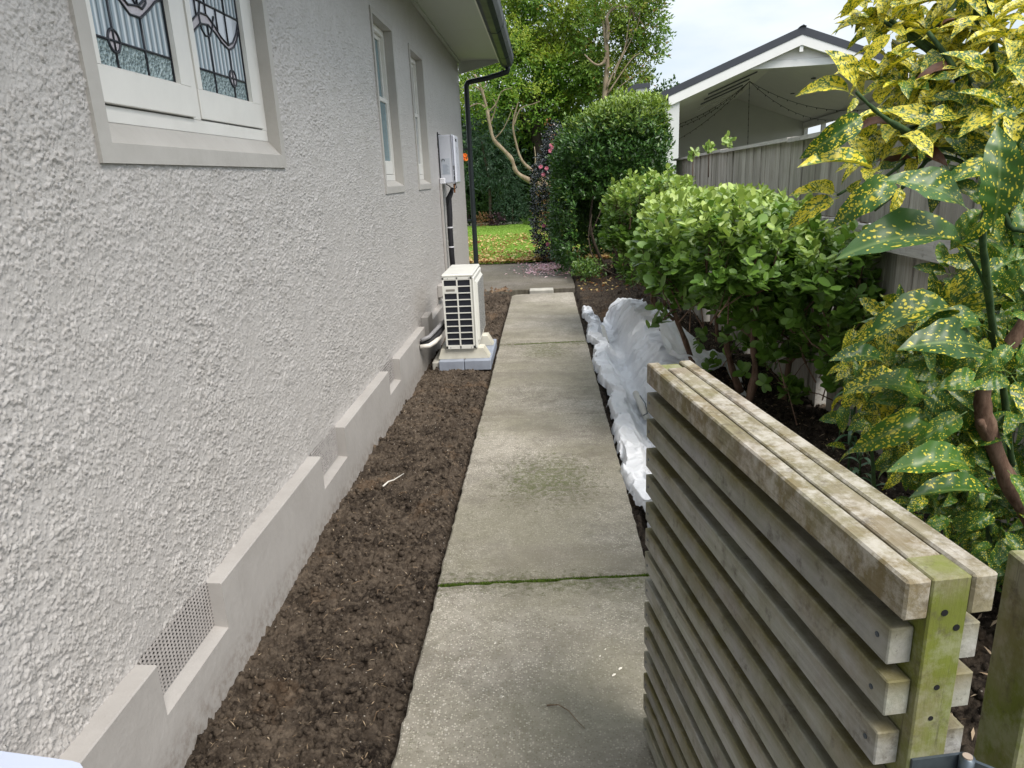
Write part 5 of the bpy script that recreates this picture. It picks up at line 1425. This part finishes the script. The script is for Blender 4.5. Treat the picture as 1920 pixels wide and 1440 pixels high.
def place_leaf(p, d, nn, size, kind, shape=None):
    d = Vector(d).normalized(); nn = Vector(nn); x = d.cross(nn)
    if x.length < 1e-3: x = d.orthogonal()
    x.normalize(); z = x.cross(d)
    M = Matrix((( x.x, d.x, z.x, p[0]), (x.y, d.y, z.y, p[1]), (x.z, d.z, z.z, p[2]), (0, 0, 0, 1)))
    # object coordinates stay in metres: keep unit mesh scaled by size
    k = int(kind); me = LM[k][rng.randint(5) if shape is None else shape]
    if NL[0] < 299:
        o = bpy.data.objects.new('leaf', me); COL.objects.link(o); o.matrix_basis = M @ Matrix.Diagonal((size, size, size, 1)); adopt(o, au); NL[0] += 1
    else: rest_v.append((me, M @ Matrix.Diagonal((size, size, size, 1))))
def px_leaf(b, t, Yb, Yt, kind, nn=(0, -.35, 1), shape=None, f=1.0):
    p, q = Vector(W(b[0], b[1], Yb)), Vector(W(t[0], t[1], Yt)); place_leaf(tuple(p), q - p, nn, (q - p).length * (1.04 if b[1] < 500 else .86) * f, kind, shape)
# large foremost leaves, one by one
for a in (((1832, 398), (1666, 326), 1.45, 1.45, 0, (-.1, -.75, .8), 2), ((1842, 468), (1598, 432), 1.50, 1.42, 0, (0, -.6, .9), 0), ((1862, 440), (1882, 232), 1.42, 1.40, 0, (-.3, -.9, .1), 0),
          ((1850, 330), (1835, 478), 1.5, 1.45, 1, (.5, -.8, .2), 1), ((1812, 592), (1600, 572), 1.62, 1.5, 1, (0, -.5, 1), 1), ((1862, 618), (1690, 575), 1.58, 1.52, 0, (0, -.5, 1), 3),
          ((1862, 655), (1665, 640), 1.55, 1.45, 0, (0, -.7, .8), 2), ((1668, 682), (1552, 652), 1.75, 1.68, 0, (0, -.6, .8), 0), ((1700, 700), (1568, 738), 1.72, 1.66, 2, (0, -.7, .7), 2),
          ((1745, 748), (1622, 705), 1.7, 1.6, 0, (0, -.6, .8), 2), ((1760, 768), (1580, 852), 1.75, 1.65, 1, (.1, -.8, .6), 1), ((1830, 872), (1660, 858), 1.6, 1.5, 0, (0, -.6, .8), 0),
          ((1850, 705), (1745, 730), 1.6, 1.55, 0, (0, -.7, .7), 2), ((1815, 770), (1700, 842), 1.65, 1.6, 0, (0, -.7, .6), 0), ((1882, 930), (1672, 932), 1.7, 1.6, 0, (0, -.3, 1), 4),
          ((1905, 640), (1820, 720), 1.45, 1.40, 0, (0, -.7, .7), 1), ((1872, 560), (1935, 470), 1.5, 1.45, 0, (-.3, -.8, .4), 2), ((1880, 590), (1940, 600), 1.5, 1.4, 0, (0, -.7, .7), 2),
          ((1605, 178), (1508, 148), 1.75, 1.72, 3, (0, -.8, .6), 1), ((1612, 172), (1556, 92), 1.75, 1.72, 3, (.5, -.9, .1), 2), ((1632, 206), (1512, 292), 1.72, 1.68, 1, (.4, -.8, .4), 1),
          ((1608, 180), (1590, 210), 1.74, 1.72, 2, (0, -1, 0), 2), ((1655, 318), (1500, 312), 1.76, 1.70, 3, (0, -.6, .9), 4), ((1575, 368), (1482, 412), 1.78, 1.74, 3, (.1, -.8, .6), 1),
          ((1570, 365), (1482, 366), 1.78, 1.74, 3, (0, -.7, .8), 4), ((1572, 362), (1520, 342), 1.76, 1.74, 3, (0, -1, .3), 2), ((1690, 330), (1575, 402), 1.66, 1.58, 1, (.3, -.7, .6), 3),
          ((1680, 250), (1750, 285), 1.7, 1.6, 3, (0, -.7, .7), 2), ((1585, 362), (1612, 340), 1.78, 1.74, 2, (0, -1, .3), 0), ((1690, 345), (1672, 400), 1.7, 1.68, 3, (0, -.9, .2), 2),
          ((1892, 1000), (1850, 1080), 1.75, 1.7, 0, (0, -.7, .6), 2), ((1880, 990), (1930, 1060), 1.75, 1.65, 0, (0, -.7, .6), 0), ((1870, 960), (1800, 1000), 1.8, 1.75, 0, (0, -.7, .6), 1),
          ((1890, 880), (1940, 960), 1.7, 1.6, 0, (0, -.8, .4), 0)):
    px_leaf(*a[:5], a[5], a[6])
ros = []   # (px, py, depth, kind, size, count)
for r_ in ((1650, 35, 2.05, 3, .12, 10), (1690, 15, 2.1, 3, .12, 9), (1628, 20, 2.1, 3, .11, 8), (1740, 50, 2.0, 3, .12, 9), (1800, 55, 1.95, 3, .12, 9), (1860, 30, 1.85, 3, .12, 9), (1900, 70, 1.8, 3, .12, 8),
           (1645, 130, 1.95, 3, .12, 8), (1700, 150, 1.9, 2, .13, 9), (1750, 165, 1.85, 3, .13, 8), (1680, 215, 1.85, 3, .12, 8), (1810, 120, 1.85, 3, .13, 9), (1870, 130, 1.75, 2, .14, 8), (1770, 235, 1.75, 2, .14, 8),
           (1830, 205, 1.75, 1, .14, 8), (1900, 200, 1.65, 2, .15, 7), (1720, 285, 1.8, 3, .11, 7), (1640, 300, 1.85, 3, .10, 7), (1905, 310, 1.6, 1, .15, 7), (1810, 300, 1.8, 1, .14, 6),
           (1850, 385, 1.75, 0, .14, 5), (1905, 480, 1.7, 0, .15, 6), (1760, 580, 1.75, 1, .14, 7), (1670, 600, 1.85, 2, .12, 7), (1700, 660, 1.85, 1, .13, 8), (1640, 720, 1.9, 2, .12, 8), (1720, 740, 1.8, 0, .14, 8),
           (1770, 700, 1.75, 0, .15, 7), (1800, 820, 1.85, 0, .14, 8), (1870, 780, 1.9, 0, .14, 7), (1730, 860, 2.0, 0, .13, 7), (1780, 510, 1.95, 0, .12, 6), (1850, 500, 1.9, 1, .13, 7), (1900, 700, 1.6, 0, .14, 7), (1900, 1050, 2.0, 0, .14, 6), (1845, 970, 2.1, 0, .13, 6)):
    ros.append(r_)
core = Vector(W(1850, 420, 2.0))
for (px, py, Y, kind, size, cnt) in ros:
    c = Vector(W(px, py, Y)); axis = (c - core); axis = (axis.normalized() * .55 + Vector((-.15, -.35, .75))).normalized()
    a = axis.orthogonal().normalized(); b = axis.cross(a)
    for k in range(cnt):
        ph = k * 2.4 + px; el = .95 - .6 * k / cnt + .15 * rng.normal(); rd = a * math.cos(ph) + b * math.sin(ph)
        d = rd * math.sin(el + .35) + axis * math.cos(el + .35) + Vector((0, 0, -.12)); nn = axis * math.sin(el + .35) - rd * math.cos(el + .35) * .6
        kk = max(0, min(3, kind + rng.choice([-1, 0, 0, 0, 1])))
        if kind == 3 and rng.rand() < .05: kk = 4
        place_leaf(tuple(c - axis * .02 * k * .3), d, nn, size * rng.uniform(.8, 1.15), kk)
# smaller leaves filling the lower front
for k in range(300):
    px, py = rng.uniform(1585, 1950), rng.uniform(575, 1040)
    if py > 560 + (px - 1560) * .1 + 330 and px < 1700: continue
    if px > 1815 and 700 < py < 960 and rng.rand() < .6: continue
    c = W(px, py, rng.uniform(1.78, 2.05)); NL[0] = max(NL[0], 999)
    place_leaf(tuple(c), tuple(rng.normal(0, .55, 3) + [-.45, -.35, -.1]), tuple(rng.normal(0, .25, 3) + [0, -.45, .85]), rng.uniform(.07, .115), rng.choice([0, 1, 1, 2, 3]) if px < 1690 else rng.choice([0, 0, 0, 1]))
# remaining inner leaves joined
for k in range(1500):
    up_ = rng.rand() < .20
    px, py = (rng.uniform(1640, 1990), rng.uniform(-60, 330)) if up_ else (rng.uniform(1680, 1990), rng.uniform(340, 1080))
    if not up_ and (px < 1760 and (430 < py < 575 or py > 900) or px < 1700 and py > 820): continue
    if 560 > py > 300 and px < 1860: continue
    Y = rng.uniform(1.95, 2.45); c = W(px, py, Y); kind = rng.choice([2, 3, 3, 3]) if up_ and py < 220 else 0
    NL[0] = 999; place_leaf(tuple(c), tuple(rng.normal(0, .6, 3) + [-.3, -.35, -.05]), tuple(rng.normal(0, .3, 3) + [0, -.3, .9]), rng.uniform(.09, .14), kind)
allv = []; allf = []; mi = []; nvt = 0
for me, M in rest_v:
    v_ = np.array([vv.co[:] for vv in me.vertices]); Mn = np.array(M); v_ = v_ @ Mn[:3, :3].T + Mn[:3, 3]
    f_ = [p.vertices[:] for p in me.polygons]; allf += [tuple(i + nvt for i in p) for p in f_]; allv.append(v_); mi += [[LM[k] for k in range(5)].index(next(l for l in LM.values() if me in l))] * len(f_); nvt += len(v_)
me = bpy.data.meshes.new('inner_leaves'); me.from_pydata([tuple(v / .11) for v in np.concatenate(allv)], [], allf); me.update()
for k in range(5): me.materials.append(MAT['auc%d' % k] if k < 4 else MAT['auc_brown'])
me.polygons.foreach_set('material_index', mi); o = link('inner_leaves', me); o.scale = (.11, .11, .11); adopt(o, au); o['kind'] = 'stuff'
wood('trunk', au, [([W(1990, 1120, 1.8), W(1935, 980, 1.8), W(1890, 900, 1.8), W(1855, 815, 1.8), W(1842, 760, 1.8), W(1850, 715, 1.8), W(1885, 660, 1.8), W(1930, 585, 1.8), W(1960, 500, 1.85)], .026, .016)], 'bark', 10)
wood('branch', au, [([W(1865, 830, 1.8), W(1846, 805, 1.79), W(1838, 790, 1.78)], .016, .010)], 'bark')
wood('branch', au, [([W(1900, 900, 1.95), W(1880, 720, 1.8), W(1862, 620, 1.65), W(1850, 520, 1.55), W(1842, 440, 1.5), W(1850, 380, 1.5)], .011, .006),
    ([W(1850, 540, 1.56), W(1830, 500, 1.54), W(1800, 445, 1.5)], .004, .003), ([W(1960, 430, 1.7), W(1900, 430, 1.7), W(1882, 400, 1.7), W(1850, 340, 1.7), W(1860, 300, 1.75)], .008, .006),
    ([W(1930, 240, 1.8), W(1880, 228, 1.8), W(1830, 222, 1.8), W(1800, 190, 1.8), W(1790, 130, 1.85), W(1740, 60, 1.9)], .010, .005), ([W(1900, 260, 1.85), W(1800, 130, 1.9), W(1770, 108, 1.95), W(1720, 70, 2.0), W(1668, 40, 2.05)], .011, .007),
    ([W(1765, 118, 1.94), W(1735, 90, 1.98), W(1690, 62, 2.02), W(1650, 35, 2.05)], .008, .005), ([W(1860, 310, 1.8), W(1740, 262, 1.78), W(1680, 235, 1.76), W(1640, 206, 1.75), W(1605, 172, 1.75)], .009, .004),
    ([W(1850, 330, 1.8), W(1760, 290, 1.8), W(1700, 345, 1.78), W(1640, 395, 1.77)], .006, .003), ([W(1700, 300, 1.8), W(1640, 345, 1.8), W(1600, 350, 1.79), W(1570, 366, 1.78)], .005, .003),
    ([W(1690, 250, 1.8), W(1740, 225, 1.8), W(1790, 195, 1.8)], .005, .004), ([W(1640, 1000, 1.95), W(1638, 900, 1.92), W(1632, 810, 1.9), W(1630, 730, 1.9)], .007, .004), ([W(1850, 900, 1.9), W(1855, 1000, 1.95), W(1850, 1100, 2.0)], .007, .008),
    ([W(1830, 60, 1.9), W(1835, 0, 1.9), W(1840, -60, 1.9)], .009, .008), ([W(1850, -80, 2.0), W(1790, 10, 2.0), W(1740, 60, 2.0)], .008, .004), ([W(1880, 330, 1.9), W(1875, 200, 1.9), W(1860, 60, 1.9), W(1850, -60, 1.9)], .011, .008)], 'green_stem')

# ---- leafy things along the top of the fence
for (px, py, s_, lb) in ((1300, 292, 7, 'sprig of broad leaves poking over the fence cap by the pavilion column'), (1330, 281, 8, 'middle leafy sprig above the fence cap'), (1365, 268, 9, 'right-hand leafy sprig above the fence cap')):
    p = W(px, py, 8.6); t = thing('sprig', lb, 'plant', tuple(p), 0, 'sprigs over the fence')
    P0 = np.repeat(p[None], s_ * 3, 0) + rng.normal(0, .03, (s_ * 3, 3)); D0 = rng.normal(0, .6, (s_ * 3, 3)) + [0, 0, .8]
    leaves('foliage', t, MAT['gris'], P0, D0, np.tile([0, -1, .5], (s_ * 3, 1)), .07, .034, T_OVAL, rng.uniform(0, .7, s_ * 3))
    wood('stem', t, [([tuple(p - [0, 0, .3]), tuple(p), tuple(p + [.03, 0, .07])], .006, .003)], 'bark')


# ================================================================== TREES AND PLANTS BEYOND THE LAWN
def tree(name, label, base, lobes, limbs, mat, bark, leaf, seed, dens=1.0, cat='tree', drop=.0, agez=None, group=None, tpl=T_DIA, spread=.9, per=6, tl=.34):
    t = thing(name, label, cat, base, 0, group); wood('trunk' if cat == 'tree' else 'stem', t, limbs, bark)
    PP, NN, AL = [], [], []
    for (c, r, n, al) in lobes:
        p, nn = shell(int(n * dens), c, r, .45, .3, seed, -.9, 2.0); seed += 1; PP.append(p); NN.append(nn); AL.append(np.full(len(p), al))
    P_ = np.concatenate(PP); N_ = np.concatenate(NN); A_ = np.concatenate(AL)
    D_ = nrm(N_ * .8 + np.array([0, 0, .25 - drop]) + rng.normal(0, .4, N_.shape)); lp_, ld, ln_, age = twigs(P_, D_, per, tl, spread)
    if drop: ld = nrm(ld + np.array([0, 0, -drop]))
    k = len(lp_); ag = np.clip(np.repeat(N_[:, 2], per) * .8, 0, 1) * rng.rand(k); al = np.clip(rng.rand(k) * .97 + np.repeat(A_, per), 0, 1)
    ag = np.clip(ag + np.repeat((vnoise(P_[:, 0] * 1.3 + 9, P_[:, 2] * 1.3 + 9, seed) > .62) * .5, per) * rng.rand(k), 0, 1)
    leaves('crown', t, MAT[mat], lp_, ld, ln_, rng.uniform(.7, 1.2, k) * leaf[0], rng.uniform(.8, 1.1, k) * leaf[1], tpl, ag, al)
    return t


wl = lambda pts, Y: [tuple(W(a, b, Y)) for a, b in pts]
tree('broadleaf_tree', 'big green tree with a yellowing bough filling the gap right of the gutter', (-.2, 27, 0),
     [((-1.2, 26.5, 6.6), (2.0, 1.8, 1.7), 620, 0), ((.6, 26.5, 6.9), (1.7, 1.6, 1.6), 560, 0), ((-.2, 26.8, 5.0), (2.0, 1.6, 1.2), 560, 0), ((-1.9, 26.3, 4.7), (1.3, 1.2, 1.3), 330, 0), ((1.0, 26.3, 4.9), (1.2, 1.2, 1.1), 360, 0),
      ((-.4, 25.2, 6.9), (.55, .5, .42), 90, .06), ((.95, 25.2, 6.4), (.45, .4, .3), 60, .0), ((-.9, 25.0, 5.8), (.5, .5, .5), 90, .02), ((.4, 25.0, 4.9), (.6, .4, .35), 90, 0), ((1.5, 26.4, 3.8), (.9, .9, .8), 220, 0), ((-.6, 27, 3.4), (1.9, 1.0, .9), 320, 0)],
     [(wl([(1075, 400), (1020, 330), (1005, 220), (1010, 130), (1050, 60), (1090, -40)], 26.5), .22, .06), (wl([(1010, 170), (1060, 110), (1120, 60)], 26.5), .09, .04), (wl([(1020, 300), (960, 180), (930, 80)], 26.8), .10, .04)], 'tree', 'dark_bark', (.15, .07), 101, 1.9)
tree('pale_tree', 'lighter tree with bare twisting branches against the sky left of the pavilion', (2.2, 24.5, 0),
     [((2.6, 24.6, 6.6), (1.05, .9, 1.0), 300, .0), ((3.2, 24.6, 5.9), (.85, .7, .75), 230, .01), ((2.1, 24.9, 5.6), (1.0, .8, .9), 260, 0), ((3.3, 24.5, 5.1), (.5, .4, .3), 80, .0), ((1.9, 24.9, 4.5), (.9, .8, .7), 200, 0), ((2.9, 24.6, 4.3), (.5, .5, .45), 90, .01), ((3.4, 24.5, 6.7), (.5, .5, .5), 90, .02)],
     [(wl([(1133, 260), (1134, 200), (1136, 150), (1139, 120), (1136, 78), (1132, 40)], 24.0), .10, .05), (wl([(1136, 108), (1131, 118), (1120, 122), (1107, 114), (1096, 102)], 23.9), .06, .02), (wl([(1139, 78), (1140, 50), (1138, 30), (1155, 14), (1180, 14)], 23.9), .055, .03),
      (wl([(1138, 165), (1150, 135), (1170, 95), (1178, 50), (1185, 5)], 23.9), .035, .012), (wl([(1140, 175), (1160, 145), (1185, 110), (1200, 100)], 23.9), .03, .01), (wl([(1180, 14), (1190, 40), (1172, 90)], 23.9), .02, .008), (wl([(1150, 150), (1160, 120), (1195, 50), (1200, 10)], 23.9), .02, .008), (wl([(1181, 15), (1205, 45), (1212, 60)], 23.9), .015, .006), (wl([(1135, 200), (1165, 160), (1210, 130)], 23.9), .018, .006)],
     'tree2', 'pale_bark', (.13, .06), 141, 1.8)
tree('leaning_tree', 'leaning pale-barked tree with bare crooked limbs behind the downpipe', (.6, 22.6, 0),
     [((-1.7, 23.5, 4.6), (.9, .7, .8), 190, 0), ((-.9, 23.7, 5.2), (1.0, .7, .7), 190, 0), ((-2.0, 23.4, 3.7), (.6, .5, .5), 110, 0), ((-1.2, 21.7, 3.9), (.7, .3, .6), 50, 0), ((-.2, 22.5, 3.6), (.8, .5, .6), 120, 0)],
     [(wl([(1060, 360), (1020, 348), (992, 338), (968, 322), (960, 300), (945, 282), (926, 262), (918, 232), (912, 200), (905, 175), (898, 155), (890, 140)], 22), .085, .03), (wl([(1025, 345), (1000, 322), (978, 300), (966, 262), (962, 230), (972, 190)], 22.2), .055, .018),
      (wl([(906, 172), (895, 165), (884, 158), (878, 148)], 22), .035, .02), (wl([(914, 205), (900, 195), (885, 198), (876, 205)], 22), .03, .012), (wl([(914, 212), (930, 195), (940, 172), (960, 165)], 22), .025, .01), (wl([(918, 235), (930, 200), (925, 185)], 22), .02, .01),
      (wl([(962, 240), (975, 205), (1000, 195), (1012, 190)], 22.2), .025, .01), (wl([(926, 262), (945, 240), (962, 200)], 22), .02, .008), (wl([(905, 175), (910, 160), (914, 148)], 22), .02, .008), (wl([(1000, 330), (1004, 300), (1002, 275)], 22), .02, .012)],
     'tree', 'pale_bark', (.10, .05), 181)
tree('bamboo', 'dark drooping narrow-leaved clump behind the downpipe', (-1.9, 24.3, 0), [((-2.2, 24.3, 2.2), (1.0, .6, .95), 330, 0), ((-1.3, 24.4, 1.8), (.7, .5, .7), 200, 0), ((-1.7, 24.2, 3.0), (.7, .5, .5), 130, 0)],
     [([(-1.8, 24.4, 0), (-1.8, 24.4, 1.5), (-2.0, 24.3, 2.8)], .05, .03)], 'bamboo', 'dark_bark', (.16, .03), 201, 1.4, 'shrub', .45)
for (nm, lb, c, r, n, mt, lf) in (
    ('round_shrub', 'dark blue-green clipped ball shrub at the far lawn edge, left one of two', (-1.05, 24.2, .55), (.62, .5, .66), 620, 'ball', (.055, .03)),
    ('round_shrub', 'mid green rounded shrub at the far lawn edge, right one of two', (.0, 24.5, .7), (.55, .5, .85), 520, 'back', (.06, .03)),
    ('low_hedge', 'bright mid green leafy bank behind the lawn next to the downpipe', (-2.6, 25.2, .9), (1.3, .6, 1.1), 700, 'back', (.09, .05)),
    ('russet_plant', 'small russet plant at the far left corner of the lawn', (-1.95, 23.9, .12), (.28, .2, .26), 90, 'russet', (.07, .03)),
    ('plum_plant', 'little dark plum-coloured plant beside the russet one', (-1.55, 23.8, .12), (.25, .2, .26), 110, 'plum', (.06, .04)),
    ('russet_shrub', 'reddish young growth beside the dark camellia at the lawn edge', (.12, 17.5, .75), (.34, .3, .85), 200, 'russet', (.06, .03)),
    ('pink_bank', 'dark leafy bush behind the pink flowering camellia', (1.35, 13.9, .95), (1.15, .5, 1.15), 1500, 'back', (.10, .055))):
    tree(nm, lb, (c[0], c[1], 0), [(c, r, n, 0)], [([(c[0], c[1], -.02), (c[0], c[1], c[2])], .03, .015)], mt, 'dark_bark', lf, rng.randint(900), 1.2, 'shrub', 0, None, None, T_DIA, .9, 5, .12)
fl = thing('strap_plant', 'pale green strappy-leaved clump at the back edge of the lawn', 'plant', (-.35, 23.6, 0))
n = 160; P0 = np.stack([rng.normal(-.35, .12, n), rng.normal(23.7, .1, n), np.zeros(n)], -1); D0 = rng.normal(0, .6, (n, 3)) + [0, 0, .9]
leaves('foliage', fl, MAT['flax'], P0, D0, np.tile([0, -1, .5], (n, 1)), rng.uniform(.25, .42, n), .022, T_POINT)
of = thing('orange_flower', 'orange bloom peeping between house corner and downpipe', 'flower', tuple(W(873, 293, 14)))
for (px, py) in ((872, 292), (870, 296), (874, 298)): flower(of, tuple(W(px, py, 14)), (0, -1, .2), .05, 'orange', 'bloom')
leaves('foliage', of, MAT['back'], np.array([W(868, 300, 14.1)] * 30) + rng.normal(0, .12, (30, 3)), rng.normal(0, 1, (30, 3)), rng.normal(0, 1, (30, 3)), .08, .04)
for (px, py) in ((1030, 233), (1031, 255)):
    pass
cl = thing('orange_creeper', 'few orange leaves glowing in the dark gap left of the clipped evergreen', 'leaves', tuple(W(1030, 245, 20)))
n = 40; P0 = np.array([W(1029, 233, 20), W(1032, 256, 20)] * 20) + rng.normal(0, .07, (n, 3)); leaves('foliage', cl, MAT['autumn'], P0, rng.normal(0, 1, (n, 3)), np.tile([0, -1, .3], (n, 1)), .07, .04, T_POINT, None, np.ones(n))
# dense boundary hedge that closes the view
n = 5200; P0 = np.stack([rng.uniform(-9, 5.2, n), 28.5 + .7 * rng.rand(n), 4.6 * rng.rand(n) ** .9], -1)
P0[:, 2] *= .9 + .3 * vnoise(P0[:, 0] * .6 + 20, P0[:, 0] * 0, 9)
lp_, ld, ln_, age = twigs(P0, nrm(rng.normal(0, .5, (n, 3)) + [0, -.7, .3]), 5, .3, .9)
bh = thing('boundary_hedge', 'tall dark leafy hedge closing the garden behind all the trees', 'hedge', (-2, 28.8, 0))
leaves('crown', bh, MAT['back'], lp_, ld, ln_, .15, .09, T_DIA)
mb = MB(); mb.box(-9, 5, 29.2, 29.6, -.2, 3.9); mb.build('inner_mass', m_plain('hedge_inside', (.012, .022, .008), .9, .1, .3, 3), bh)
